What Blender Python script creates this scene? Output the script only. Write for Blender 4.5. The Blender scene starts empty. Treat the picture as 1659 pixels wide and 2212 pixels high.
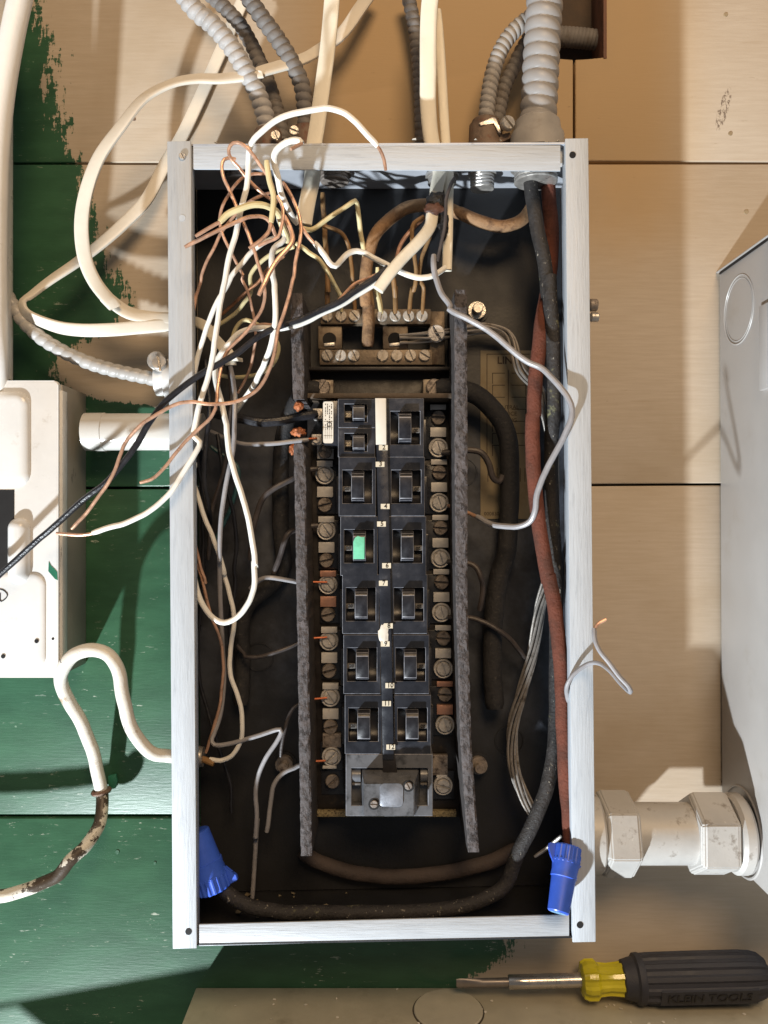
import bpy, bmesh, math, random
from mathutils import Vector, Matrix, noise
random.seed(7)
S = bpy.context.scene
COL = S.collection
# ------------------------------------------------------------------ camera
CAMD = 0.80                      # metres from lens to the wall
K = 0.0005683                    # tangent per reference unit (1659 units across)
cam = bpy.data.cameras.new('camera'); camo = bpy.data.objects.new('camera', cam); COL.objects.link(camo)
camo.location = (0, -CAMD, 0); camo.rotation_euler = (math.pi/2, 0, 0)
cam.sensor_fit = 'HORIZONTAL'; cam.angle = 2*math.atan(829.5*K)
cam.clip_start = 0.02; cam.clip_end = 50
S.camera = camo
# ------------------------------------------------------------------ world, lamps, exposure
W = bpy.data.worlds.new("World"); S.world = W; W.use_nodes = True
W.node_tree.nodes['Background'].inputs[0].default_value = (0.97, 0.98, 1.0, 1)
W.node_tree.nodes['Background'].inputs[1].default_value = 0.15
def lamp(name, loc, target, size, power, color):
    l = bpy.data.lights.new(name, 'AREA'); l.shape = 'DISK'; l.size = size; l.energy = power; l.color = color
    o = bpy.data.objects.new(name, l); COL.objects.link(o); o.location = loc
    o.rotation_euler = (Vector(target)-Vector(loc)).to_track_quat('-Z', 'Y').to_euler()
    return o
lamp('work_light', (-1.366, -1.40, -2.305), (0, 0, 0), 0.10, 178, (0.88, 0.95, 1.0))
lamp('ceiling_bulb', (0.26, -1.60, 1.12), (0.05, 0, -0.05), 0.75, 23.5, (1.0, 0.70, 0.41))
S.view_settings.view_transform = 'Standard'; S.view_settings.look = 'None'
S.view_settings.exposure = 0.0; S.view_settings.gamma = 1.0
S.cycles.max_bounces = 6
# ------------------------------------------------------------------ coordinates
CR = dict(A=(0,0,.4), B=(530.9,0,.4), C=(995.4,0,.4), D=(0,597.2,.4), E=(530.9,597.2,.4), F=(995.4,597.2,.4),
          G=(0,1194.5,.4), H=(530.9,1194.5,.4), I=(995.4,1194.5,.4), J=(0,1659,.36), N=(530.9,1659,.36), L=(1061.8,1659,.36),
          T1=(398.2,265.4,.2), T2=(663.6,331.8,.2), T3=(331.8,597.2,.2), T4=(365,929,.2), T5=(630.4,829.5,.2), T6=(630.4,1526.3,.24),
          T7=(0,796.3,.24), T8=(0,1128.1,.24), R1=(995.4,597.2,.2), R2=(995.4,199.1,.2), R3=(1393.5,464.5,.16), T9=(398.2,199.1,.2), U=(0,0,1))
def P(u, v, h):
    d = (CAMD-h)*K
    return Vector(((u-829.5)*d, -h, (1106-v)*d))
def XZ(u, v, h):
    p = P(u, v, h); return (p.x, p.z)
def cv(c, x, y):
    o = CR[c]; return (o[0]+x*o[2], o[1]+y*o[2])
def PC(c, x, y, h):
    return P(*cv(c, x, y), h)
def px(n, h):
    return n*K*(CAMD-h)
# ------------------------------------------------------------------ materials
def nd(nt, t, **kw):
    n = nt.nodes.new(t)
    for k, v in kw.items():
        if k in n.inputs: n.inputs[k].default_value = v
        else: setattr(n, k, v)
    return n
def c4(c): return (c[0], c[1], c[2], 1)
MATS = {}
def mat(name, col, rough=.5, metal=0., var=.18, vs=60, stretch=(1,1,1), bump=.15, bs=400, bstretch=None,
        dirt=None, damt=(.55,.7), ds=30, dstretch=(1,1,1), dmax=1.0, spec=.5, dirt2=None, d2amt=(.6,.68), d2s=90, d2stretch=(1,1,1), rv=.12, dark_bands=None):
    if name in MATS: return MATS[name]
    m = bpy.data.materials.new(name); m.use_nodes = True; nt = m.node_tree; L = nt.links
    b = nt.nodes['Principled BSDF']
    b.inputs['Metallic'].default_value = metal
    b.inputs['Specular IOR Level'].default_value = spec
    g = nd(nt, 'ShaderNodeNewGeometry')
    def nz(scale, st, detail=4, rg=.6):
        mp = nd(nt, 'ShaderNodeMapping'); mp.inputs['Scale'].default_value = st
        L.new(g.outputs['Position'], mp.inputs['Vector'])
        n = nd(nt, 'ShaderNodeTexNoise'); n.inputs['Scale'].default_value = scale; n.inputs['Detail'].default_value = detail; n.inputs['Roughness'].default_value = rg
        L.new(mp.outputs[0], n.inputs['Vector']); return n.outputs['Fac']
    def mr(f, a, b_, lo, hi, smooth=False):
        n = nd(nt, 'ShaderNodeMapRange'); n.inputs['From Min'].default_value = a; n.inputs['From Max'].default_value = b_
        n.inputs['To Min'].default_value = lo; n.inputs['To Max'].default_value = hi
        if smooth: n.interpolation_type = 'SMOOTHSTEP'
        L.new(f, n.inputs['Value']); return n.outputs[0]
    def mix(f, a, b_):
        n = nd(nt, 'ShaderNodeMix'); n.data_type = 'RGBA'
        L.new(f, n.inputs[0])
        for s, v in ((6, a), (7, b_)):
            if isinstance(v, tuple): n.inputs[s].default_value = c4(v)
            else: L.new(v, n.inputs[s])
        return n.outputs[2]
    n1 = nz(vs, stretch)
    c = mix(mr(n1, .3, .7, 0, 1), tuple(x*(1-var) for x in col), tuple(min(1, x*(1+var)) for x in col))
    if dirt: c = mix(mr(nz(ds, dstretch, 6, .7), damt[0], damt[1], 0, dmax, True), c, dirt)
    if dirt2: c = mix(mr(nz(d2s, d2stretch, 5, .7), d2amt[0], d2amt[1], 0, 1, True), c, dirt2)
    if dark_bands:
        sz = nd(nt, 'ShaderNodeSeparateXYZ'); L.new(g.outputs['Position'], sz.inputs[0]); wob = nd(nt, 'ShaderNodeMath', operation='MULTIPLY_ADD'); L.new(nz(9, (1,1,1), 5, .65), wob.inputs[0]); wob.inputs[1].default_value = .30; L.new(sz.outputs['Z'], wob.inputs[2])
        for lo, hi, f0, f1 in dark_bands: c = mix(mr(wob.outputs[0], lo, hi, f0, f1, True), c, (.011,.011,.012))
    L.new(c, b.inputs['Base Color'])
    L.new(mr(n1, .3, .7, max(.03, rough-rv), min(1, rough+rv)), b.inputs['Roughness'])
    if bump:
        bn = nd(nt, 'ShaderNodeBump'); bn.inputs['Strength'].default_value = bump; bn.inputs['Distance'].default_value = .002
        L.new(nz(bs, bstretch or (1,1,1), 5), bn.inputs['Height']); L.new(bn.outputs[0], b.inputs['Normal'])
    MATS[name] = m; return m
def m_wall():
    m = bpy.data.materials.new('painted_boards'); m.use_nodes = True; nt = m.node_tree; L = nt.links
    b = nt.nodes['Principled BSDF']; g = nd(nt, 'ShaderNodeNewGeometry'); sp = nd(nt, 'ShaderNodeSeparateXYZ'); L.new(g.outputs['Position'], sp.inputs[0])
    def nz(scale, st, detail=5, rg=.6, rot=(0,0,0)):
        mp = nd(nt, 'ShaderNodeMapping'); mp.inputs['Scale'].default_value = st; mp.inputs['Rotation'].default_value = rot
        L.new(g.outputs['Position'], mp.inputs['Vector'])
        n = nd(nt, 'ShaderNodeTexNoise'); n.inputs['Scale'].default_value = scale; n.inputs['Detail'].default_value = detail; n.inputs['Roughness'].default_value = rg
        L.new(mp.outputs[0], n.inputs['Vector']); return n.outputs['Fac']
    def mr(f, a, b_, lo, hi, smooth=True):
        n = nd(nt, 'ShaderNodeMapRange'); n.inputs['From Min'].default_value = a; n.inputs['From Max'].default_value = b_
        n.inputs['To Min'].default_value = lo; n.inputs['To Max'].default_value = hi
        if smooth: n.interpolation_type = 'SMOOTHSTEP'
        L.new(f, n.inputs['Value']); return n.outputs[0]
    def ma(op, a, b_):
        n = nd(nt, 'ShaderNodeMath', operation=op)
        for i, v in enumerate((a, b_)):
            if isinstance(v, (int, float)): n.inputs[i].default_value = v
            else: L.new(v, n.inputs[i])
        return n.outputs[0]
    def mix(f, a, b_):
        n = nd(nt, 'ShaderNodeMix'); n.data_type = 'RGBA'; L.new(f, n.inputs[0])
        for s, v in ((6, a), (7, b_)):
            if isinstance(v, tuple): n.inputs[s].default_value = c4(v)
            else: L.new(v, n.inputs[s])
        return n.outputs[2]
    # hand-brushed limit of the green paint, as a curve z -> x
    pts = [(-150,40),(0,62),(90,120),(170,130),(330,150),(400,165),(480,198),(560,235),(640,252),(700,250),(750,160),(800,125),(845,150),(866,230),(885,430),(1000,600),
           (1500,900),(2000,1100),(2060,1082),(2100,1035),(2140,985),(2300,900)]
    fc = nd(nt, 'ShaderNodeFloatCurve'); cu = fc.mapping.curves[0]
    zs = [((1106-v)*K*CAMD+.6)/1.2 for v, u in pts]; xs = [((u-829.5)*K*CAMD+.5) for v, u in pts]
    pp = sorted(zip(zs, xs))
    cu.points[0].location = pp[0]; cu.points[1].location = pp[-1]
    for q in pp[1:-1]: cu.points.new(*q)
    for q in cu.points: q.handle_type = 'VECTOR'
    fc.mapping.update()
    L.new(mr(sp.outputs['Z'], -.6, .6, 0, 1, False), fc.inputs['Value'])
    bx = ma('SUBTRACT', fc.outputs[0], .5)
    d = ma('SUBTRACT', bx, sp.outputs['X'])
    d = ma('ADD', d, ma('MULTIPLY', ma('SUBTRACT', nz(14, (1,1,1), 3), .5), .075))
    d = ma('ADD', d, ma('MULTIPLY', ma('SUBTRACT', nz(120, (1,1,.22), 6, .72, (0,.45,0)), .5), .12))
    d = ma('ADD', d, ma('MULTIPLY', ma('SUBTRACT', nz(230, (.35,1,1), 5, .7), .5), .045))
    green = mr(d, -.0015, .0015, 0, 1)
    grain = nz(25, (1,1,14), 6, .65)
    cream = mix(mr(grain, .3, .72, 0, 1), (.465,.388,.303), (.52,.443,.353))
    cream = mix(mr(nz(6, (1,1,1.5), 4), .35, .75, 0, .45), cream, (.42,.335,.235))
    # cream turns orange-brown towards the top, between the conduits
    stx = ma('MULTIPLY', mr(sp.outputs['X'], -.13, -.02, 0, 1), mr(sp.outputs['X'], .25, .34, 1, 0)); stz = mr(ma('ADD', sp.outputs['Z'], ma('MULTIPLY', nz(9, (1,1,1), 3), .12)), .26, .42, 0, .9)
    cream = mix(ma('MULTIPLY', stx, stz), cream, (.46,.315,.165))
    cream = mix(mr(nz(70, (.5,1,2.2), 6, .7), .655, .73, 0, .55), cream, (.22,.14,.08))
    cream = mix(mr(nz(3.2, (1,1,1.3), 5, .65), .50, .66, 0, .30), cream, (.36,.27,.17))
    cream = mix(mr(nz(9, (1,1,22), 4, .6), .66, .74, 0, .35), cream, (.34,.25,.16))
    def spot(u, v, ru, rv, ang, sc, lo, col, c0):
        (x0, z0) = XZ(u, v, 0); ca, sa = math.cos(ang), math.sin(ang)
        dx = ma('SUBTRACT', sp.outputs['X'], x0); dz = ma('SUBTRACT', sp.outputs['Z'], z0)
        a = ma('DIVIDE', ma('ADD', ma('MULTIPLY', dx, ca), ma('MULTIPLY', dz, sa)), px(ru, 0)); b_ = ma('DIVIDE', ma('SUBTRACT', ma('MULTIPLY', dz, ca), ma('MULTIPLY', dx, sa)), px(rv, 0))
        r2 = ma('ADD', ma('MULTIPLY', a, a), ma('MULTIPLY', b_, b_))
        return mix(ma('MULTIPLY', mr(r2, .5, 1, 1, 0), mr(nz(sc, (1,1,.5), 5, .75), lo, lo+.05, 0, .8)), c0, col)
    cream = spot(1563, 236, 13, 52, -.28, 420, .50, (.10,.065,.045), cream)
    cream = spot(1320, 866, 26, 14, -.3, 300, .60, (.16,.10,.06), cream)
    cream = spot(1345, 842, 40, 34, 0, 380, .68, (.18,.11,.06), cream)
    cream = spot(1560, 1690, 16, 14, .5, 300, .55, (.16,.11,.06), cream)
    gr = mix(mr(nz(18, (1,1,3), 5), .3, .7, 0, 1), (.028,.088,.046), (.039,.118,.062))
    chips = ma('MULTIPLY', mr(nz(330, (.22,1,1), 5, .7), .60, .65, 0, 1), mr(nz(13, (1,1,1.6), 3), .46, .66, 0, 1))
    gr = mix(chips, gr, (.42,.46,.38))
    dots = mr(nz(150, (1,1,1), 3, .5), .735, .75, 0, .6)
    gr = mix(dots, gr, (.25,.36,.25))
    L.new(mix(green, cream, gr), b.inputs['Base Color'])
    L.new(mr(green, 0, 1, .66, .36, False), b.inputs['Roughness']); L.new(mr(green, 0, 1, .25, .45, False), b.inputs['Specular IOR Level'])
    hb = ma('ADD', ma('MULTIPLY', nz(60, (1,1,9), 6, .65), .8), ma('MULTIPLY', green, .35))
    hb = ma('ADD', hb, ma('MULTIPLY', nz(420, (.35,1,1), 4), .18))
    bn = nd(nt, 'ShaderNodeBump'); bn.inputs['Strength'].default_value = .11; bn.inputs['Distance'].default_value = .002
    L.new(hb, bn.inputs['Height']); L.new(bn.outputs[0], b.inputs['Normal'])
    return m
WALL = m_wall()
GREY = (.47,.50,.535)
FLANGE_V = mat('grey_paint_brushed_upright', GREY, .5, vs=70, stretch=(5,5,.35), var=.06, dirt=(.20,.225,.26), damt=(.50,.70), ds=110, dstretch=(3,3,.25), dmax=.33, bump=.22, bs=150, bstretch=(4,4,.3), dirt2=(.50,.40,.28), d2amt=(.74,.8), d2s=30)
FLANGE_H = mat('grey_paint_brushed_across', GREY, .5, vs=70, stretch=(.35,5,5), var=.06, dirt=(.20,.225,.26), damt=(.52,.72), ds=110, dstretch=(.25,3,3), dmax=.33, bump=.22, bs=150, bstretch=(.3,4,4), dirt2=(.50,.40,.28), d2amt=(.73,.8), d2s=30)
INNER = mat('grey_paint_sooty', (.070,.078,.098), .5, var=.15, vs=12, dirt=(.013,.013,.015), damt=(.36,.62), ds=7, bump=.08, dirt2=(.05,.03,.022), d2amt=(.64,.75), d2s=25, dark_bands=[(.20,.30,0,.92),(-.10,.04,.9,0)])  # soot towards the top; darkens again towards the bottom
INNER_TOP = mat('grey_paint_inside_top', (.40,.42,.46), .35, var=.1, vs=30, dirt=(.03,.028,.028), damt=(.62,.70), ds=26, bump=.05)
HOLE = mat('dark_hole', (.006,.005,.005), .8, bump=0)
PVC = mat('white_wire_insulation', (.86,.83,.76), .38, var=.05, vs=50, bump=.05, bs=500, dirt=(.45,.36,.24), damt=(.66,.8), ds=120, dmax=.6)
PVCY = mat('yellowed_wire_insulation', (.70,.60,.34), .4, var=.08, vs=50, bump=.05, bs=500, dirt=(.36,.26,.12), damt=(.62,.8), ds=100, dmax=.6)
PVCB = mat('heat_browned_insulation', (.27,.15,.06), .5, var=.3, vs=60, bump=.1, bs=400, dirt=(.09,.045,.02), damt=(.5,.7), ds=60)
NM = mat('cream_cable_sheath', (.80,.74,.61), .48, var=.07, vs=40, bump=.10, bs=260, dirt=(.40,.31,.20), damt=(.60,.78), ds=70, dmax=.7)
NMW = mat('white_cable_sheath', (.74,.68,.58), .5, var=.06, vs=30, bump=.08, bs=260, dirt=(.42,.34,.28), damt=(.62,.8), ds=60, dmax=.6)
COPPER = mat('copper', (.70,.42,.285), .36, metal=.5, var=.2, vs=120, bump=.08, bs=500, dirt=(.30,.12,.06), damt=(.55,.75), ds=90, dmax=.7)
COPPERR = mat('reddish_copper', (.42,.12,.05), .45, metal=.4, var=.3, vs=120, bump=.1)
COPPERD = mat('copper_tarnished', (.36,.17,.09), .45, metal=.6, var=.3, vs=120, bump=.1, bs=500)
BLACKW = mat('black_wire_insulation', (.020,.020,.024), .33, var=.2, vs=80, bump=.35, bs=260, rv=.08)
GREYW = mat('grey_wire_insulation', (.30,.29,.30), .36, var=.12, vs=80, bump=.1, bs=300, dirt=(.5,.5,.5), damt=(.7,.76), ds=160)
DARKW = mat('dark_dusty_wire', (.060,.050,.048), .45, var=.35, vs=80, bump=.15, bs=300)
TEALW = mat('teal_wire_insulation', (.03,.09,.10), .4, var=.2, bump=.1)
RUBBER = mat('black_cloth_cable', (.022,.021,.022), .75, var=.4, vs=160, bump=.5, bs=420, dirt=(.075,.068,.06), damt=(.56,.70), ds=230, dmax=.8)
MOULD = mat('black_cable_mouldy', (.026,.023,.022), .7, var=.4, vs=160, bump=.6, bs=380, dirt=(.30,.29,.15), damt=(.60,.72), ds=45, dmax=.7, dirt2=(.36,.33,.27), d2amt=(.62,.68), d2s=330, d2stretch=(1,1,.5))
REDC = mat('red_cloth_cable', (.150,.052,.034), .9, var=.30, vs=90, bump=.65, bs=420, spec=.2, dirt=(.065,.032,.024), damt=(.46,.68), ds=45, dmax=.8, dirt2=(.26,.13,.09), d2amt=(.66,.72), d2s=320)
BURNT = mat('scorched_cloth_cable', (.31,.18,.09), .8, var=.3, vs=60, bump=.5, bs=380, dirt=(.10,.052,.028), damt=(.45,.66), ds=38)
CHAR = mat('char', (.010,.009,.009), .5, var=.5, vs=150, bump=1.0, bs=260, dirt=(.07,.045,.03), damt=(.6,.7), ds=200)
FLEX = mat('grey_flexible_steel', (.34,.32,.30), .55, metal=.0, var=.14, vs=40, bump=.10, bs=260, dirt=(.22,.18,.14), damt=(.55,.75), ds=45, dmax=.7)
FLEXD = mat('dusty_flexible_steel', (.17,.155,.145), .65, metal=.0, var=.2, vs=40, bump=.2, bs=260, dirt=(.11,.085,.065), damt=(.5,.7), ds=60, dmax=.8)
FLEXW = mat('whitewashed_flexible_steel', (.42,.405,.385), .4, metal=.0, var=.1, vs=40, bump=.06, dirt=(.38,.35,.31), damt=(.58,.75), ds=60, dmax=.7)
ZINC = mat('galvanised_steel', (.56,.53,.49), .36, metal=.7, var=.2, vs=120, bump=.2, bs=300, dirt=(.25,.18,.12), damt=(.56,.74), ds=90, dmax=.7)
RUST = mat('rusty_steel', (.19,.135,.10), .65, metal=.3, var=.3, vs=80, bump=.4, bs=260, dirt=(.16,.06,.035), damt=(.5,.7), ds=70)
WHITE = mat('white_enamel', (.74,.73,.71), .32, var=.05, vs=25, bump=.06, bs=90, dirt=(.45,.40,.33), damt=(.63,.78), ds=40, dmax=.55, dirt2=(.10,.095,.09), d2amt=(.72,.74), d2s=150)
WHITE_EDGE = mat('white_enamel_chipped', (.72,.72,.70), .38, var=.06, vs=25, bump=.1, dirt=(.16,.17,.17), damt=(.62,.67), ds=120, dstretch=(3,3,.3), dmax=.8)
GALV = mat('grey_box_paint', (.405,.385,.365), .42, var=.05, vs=14, bump=.05, bs=120, dirt=(.32,.28,.23), damt=(.55,.8), ds=18, dmax=.6, dirt2=(.16,.13,.11), d2amt=(.74,.77), d2s=110)
BEIGE = mat('beige_trough_paint', (.46,.425,.33), .42, var=.08, vs=40, bump=.10, bs=200, dirt=(.27,.24,.17), damt=(.52,.75), ds=22, dmax=.7, dirt2=(.6,.57,.5), d2amt=(.735,.76), d2s=130)
BAKE = mat('black_bakelite', (.019,.021,.028), .30, var=.3, vs=60, bump=.06, bs=260, dirt=(.065,.066,.075), damt=(.56,.75), ds=60, dmax=.8, rv=.14)
BAKEH = mat('black_bakelite_handle', (.017,.017,.021), .36, spec=.38, var=.3, vs=120, bump=.05, bs=300, dirt=(.09,.085,.08), damt=(.62,.75), ds=110, dmax=.7)
BASE = mat('sooty_phenolic', (.016,.013,.012), .5, var=.3, bump=.1, dirt=(.05,.038,.026), damt=(.58,.7), ds=60)
TAN = mat('speckled_fibre_edge', (.26,.21,.115), .8, var=.4, vs=500, bump=.5, bs=600, dirt=(.05,.035,.02), damt=(.52,.6), ds=420)
FIBRE = mat('grey_vulcanised_fibre', (.092,.080,.080), .8, var=.35, vs=90, stretch=(1.4,1.4,1.1), bump=1.0, bs=190, bstretch=(1.6,1.6,1.0), dirt=(.024,.019,.018), damt=(.50,.58), ds=190, dstretch=(1.6,1.6,.9), dmax=.85)
FIBRED = mat('dark_fibre_side', (.05,.042,.04), .8, var=.35, vs=90, bump=.5, bs=200)
EDGE = mat('bakelite_edge_glint', (.22,.22,.24), .4, var=.4, vs=200, bump=0)  # paler bevel colour painted in as highlights along the bakelite edges
SCREW = mat('dull_screw_steel', (.60,.58,.56), .42, metal=.3, var=.25, vs=150, bump=.2, bs=400, dirt=(.12,.085,.06), damt=(.55,.72), ds=130)
SCREWD = mat('dark_screw_steel', (.28,.24,.21), .45, metal=.3, var=.3, vs=150, bump=.3, bs=400, dirt=(.05,.035,.028), damt=(.5,.7), ds=130)
CLIP = mat('tinned_clip', (.62,.61,.60), .42, metal=.1, var=.15, vs=80, bump=.1, dirt=(.17,.12,.09), damt=(.55,.75), ds=80, dmax=.8)
CLIPC = mat('copper_clip', (.55,.30,.22), .45, metal=.4, var=.25, vs=80, bump=.1, dirt=(.12,.07,.05), damt=(.55,.75), ds=80)
SCREWB = mat('bar_screw_steel', (.46,.41,.35), .45, metal=.2, var=.25, vs=150, bump=.2, bs=400, dirt=(.12,.085,.06), damt=(.55,.72), ds=130)
BAR = mat('tarnished_brass_bar', (.19,.145,.10), .5, metal=.4, var=.3, vs=90, bump=.25, bs=300, dirt=(.10,.065,.045), damt=(.5,.7), ds=90)
PAPER = mat('old_paper', (.23,.19,.125), .9, var=.1, vs=30, bump=.05, dirt=(.17,.125,.07), damt=(.5,.75), ds=22)
INK = mat('ink', (.05,.035,.025), .8, bump=0)
INKB = mat('black_print', (.012,.012,.012), .6, bump=0)
STICK = mat('white_sticker', (.70,.66,.58), .5, var=.05, bump=.03, dirt=(.42,.36,.28), damt=(.6,.78), ds=70, dmax=.6)
LABELM = mat('cream_number_label', (.66,.60,.47), .5, var=.08, bump=.03, dirt=(.25,.19,.12), damt=(.6,.75), ds=140)
GREENP = mat('mint_green_paint', (.17,.58,.37), .4, var=.12, vs=120, bump=.1, dirt=(.03,.03,.03), damt=(.70,.73), ds=120)
DKGREEN = mat('dark_green_paint', (.03,.17,.10), .35, var=.2, bump=.1)
BLUE = mat('blue_connector_plastic', (.045,.125,.66), .42, var=.12, vs=70, bump=.05, bs=300)
BLUEC = mat('pale_blue_shell_end', (.20,.45,.80), .25, metal=.3, var=.4, vs=300, bump=.6, bs=500)
STEEL = mat('screwdriver_steel', (.50,.47,.44), .28, metal=.85, var=.1, bump=.05, dirt=(.2,.17,.14), damt=(.6,.75), ds=90)
YELLOW = mat('yellow_translucent_handle', (.55,.47,.02), .12, var=.15, vs=40, bump=.04)
GRIP = mat('dark_grey_grip', (.034,.034,.042), .6, var=.15, vs=60, bump=.15, bs=500)
WOOD = mat('dark_stained_wood', (.17,.075,.045), .7, var=.4, vs=60, stretch=(1,1,.3), bump=.4, bs=150)
WOODD = mat('dusty_cavity', (.075,.052,.036), .85, var=.4, vs=40, bump=.4, bs=120)
PAINTCABLE = mat('white_painted_cable', (.78,.74,.66), .42, var=.06, vs=30, bump=.2, bs=150, dirt=(.045,.038,.03), damt=(.655,.68), ds=75, dirt2=(.42,.31,.21), d2amt=(.56,.68), d2s=28)
PIPEP = mat('pipe_thick_paint', (.52,.505,.48), .45, metal=.15, var=.08, vs=30, bump=.10, bs=200, dirt=(.20,.165,.13), damt=(.56,.70), ds=60, dmax=.75, dirt2=(.62,.60,.56), d2amt=(.66,.69), d2s=150)
# ------------------------------------------------------------------ object helpers
WL = {}
def put(name, bm, m, parent=None, label=None, cat=None, group=None, kind=None, sharp=35):
    bmesh.ops.recalc_face_normals(bm, faces=bm.faces[:])
    co = [v.co for v in bm.verts]
    c = Vector([(min(p[i] for p in co)+max(p[i] for p in co))/2 for i in range(3)])
    for v in bm.verts: v.co -= c
    me = bpy.data.meshes.new(name); bm.to_mesh(me); bm.free()
    for mm in (m if isinstance(m, (list, tuple)) else [m]): me.materials.append(mm)
    me.shade_smooth(); me.set_sharp_from_angle(angle=math.radians(sharp))
    o = bpy.data.objects.new(name, me); COL.objects.link(o)
    if parent:
        o.parent = parent; o.location = c-WL[parent]
    else: o.location = c
    WL[o] = c
    tag(o, label, cat, group, kind); return o
def tag(o, label=None, cat=None, group=None, kind=None):
    if label: o['label'] = label
    if cat: o['category'] = cat
    if group: o['group'] = group
    if kind: o['kind'] = kind
def thing(name, loc, label=None, cat=None, group=None, kind=None):
    o = bpy.data.objects.new(name, None); o.empty_display_size = .02; COL.objects.link(o); o.location = loc; WL[o] = Vector(loc)
    tag(o, label, cat, group, kind); return o
def copy_tree(o, parent=None):
    c = o.copy(); COL.objects.link(c)
    if parent: c.parent = parent
    for ch in list(o.children): copy_tree(ch, c)
    return c
def prism(bm, pts, h0, h1, bev=0):
    """polygon of (x,z) extruded along the wall normal, from height h0 to h1"""
    a = [bm.verts.new((x, -h1, z)) for x, z in pts]; b = [bm.verts.new((x, -h0, z)) for x, z in pts]
    n = len(pts); fs = [bm.faces.new(a), bm.faces.new(b[::-1])]
    for i in range(n): fs.append(bm.faces.new((a[i], b[i], b[(i+1) % n], a[(i+1) % n])))
    if bev:
        es = list({e for f in fs for e in f.edges})
        bmesh.ops.bevel(bm, geom=es, offset=bev, segments=2, affect='EDGES', profile=.5)
def rect(u0, v0, u1, v1, h):
    (x0, z0), (x1, z1) = XZ(u0, v0, h), XZ(u1, v1, h); return [(x0, z0), (x1, z0), (x1, z1), (x0, z1)]
def poly(c, pts, h): return [XZ(*cv(c, x, y), h) for x, y in pts]
def wrect(x0, z0, x1, z1): return [(x0, z0), (x1, z0), (x1, z1), (x0, z1)]
def frame(t, ref):
    n = ref-t*ref.dot(t)
    if n.length < 1e-6: n = Vector((1,0,0))-t*t.x
    n.normalize(); return n, t.cross(n)
def lathe(bm, p0, axis, prof, seg=20, ref=None, ridges=0, ramp=0.):
    """prof: list of (distance along axis, radius)"""
    t = Vector(axis).normalized(); n, b = frame(t, ref or (Vector((0,0,1)) if abs(t.z) < .9 else Vector((0,-1,0))))
    rings = []
    for d, r in prof:
        ring = []
        for i in range(seg):
            a = 2*math.pi*i/seg; rr = r*(1-(ramp if (ridges and (i*ridges*2//seg) % 2) else 0))
            ring.append(bm.verts.new(Vector(p0)+t*d+(n*math.cos(a)+b*math.sin(a))*rr))
        rings.append(ring)
    for q in range(len(rings)-1):
        for i in range(seg): bm.faces.new((rings[q][i], rings[q][(i+1) % seg], rings[q+1][(i+1) % seg], rings[q+1][i]))
    bm.faces.new(rings[0][::-1]); bm.faces.new(rings[-1])
def cyl(bm, p0, axis, r, ln, seg=20, bev=0.):
    if bev: lathe(bm, p0, axis, [(0, r-bev), (bev, r), (ln-bev, r), (ln, r-bev)], seg)
    else: lathe(bm, p0, axis, [(0, r), (ln, r)], seg)
def torus(bm, c, axis, R, r, seg=28, sub=8):
    t = Vector(axis).normalized(); n, b = frame(t, Vector((0,0,1)) if abs(t.z) < .9 else Vector((0,-1,0)))
    rg = []
    for i in range(seg):
        a = 2*math.pi*i/seg; d = n*math.cos(a)+b*math.sin(a)
        rg.append([bm.verts.new(Vector(c)+d*(R+r*math.cos(2*math.pi*j/sub))+t*(r*math.sin(2*math.pi*j/sub))) for j in range(sub)])
    for i in range(seg):
        for j in range(sub): bm.faces.new((rg[i][j], rg[(i+1) % seg][j], rg[(i+1) % seg][(j+1) % sub], rg[i][(j+1) % sub]))
def screw_head(bm, c, axis, r, ht, ang=0., seg=20, gap=.17, dome=0.):
    """slotted head: base disc and two half discs with the slot between them"""
    t = Vector(axis).normalized(); n, b = frame(t, Vector((0,0,1)) if abs(t.z) < .9 else Vector((1,0,0)))
    n, b = n*math.cos(ang)+b*math.sin(ang), b*math.cos(ang)-n*math.sin(ang)
    c = Vector(c); cyl(bm, c, t, r*.985, ht*.32, seg)
    for s in (1, -1):
        a0 = math.asin(gap); out = []
        for i in range(seg//2+1):
            a = a0+(math.pi-2*a0)*i/(seg//2)
            out.append((n*math.cos(a)+b*(s*math.sin(a))))
        lo = [bm.verts.new(c+d*r+t*(ht*.3)) for d in out]; mid = [bm.verts.new(c+d*r+t*(ht*.75)) for d in out]
        hi = [bm.verts.new(c+d*r*.86+(b*(s*gap*r*.14))+t*(ht*(1+dome))) for d in out]
        k = len(out)
        bm.faces.new(hi)
        for q0, q1 in ((lo, mid), (mid, hi)):
            for i in range(k): bm.faces.new((q0[i], q0[(i+1) % k], q1[(i+1) % k], q1[i]))
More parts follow.
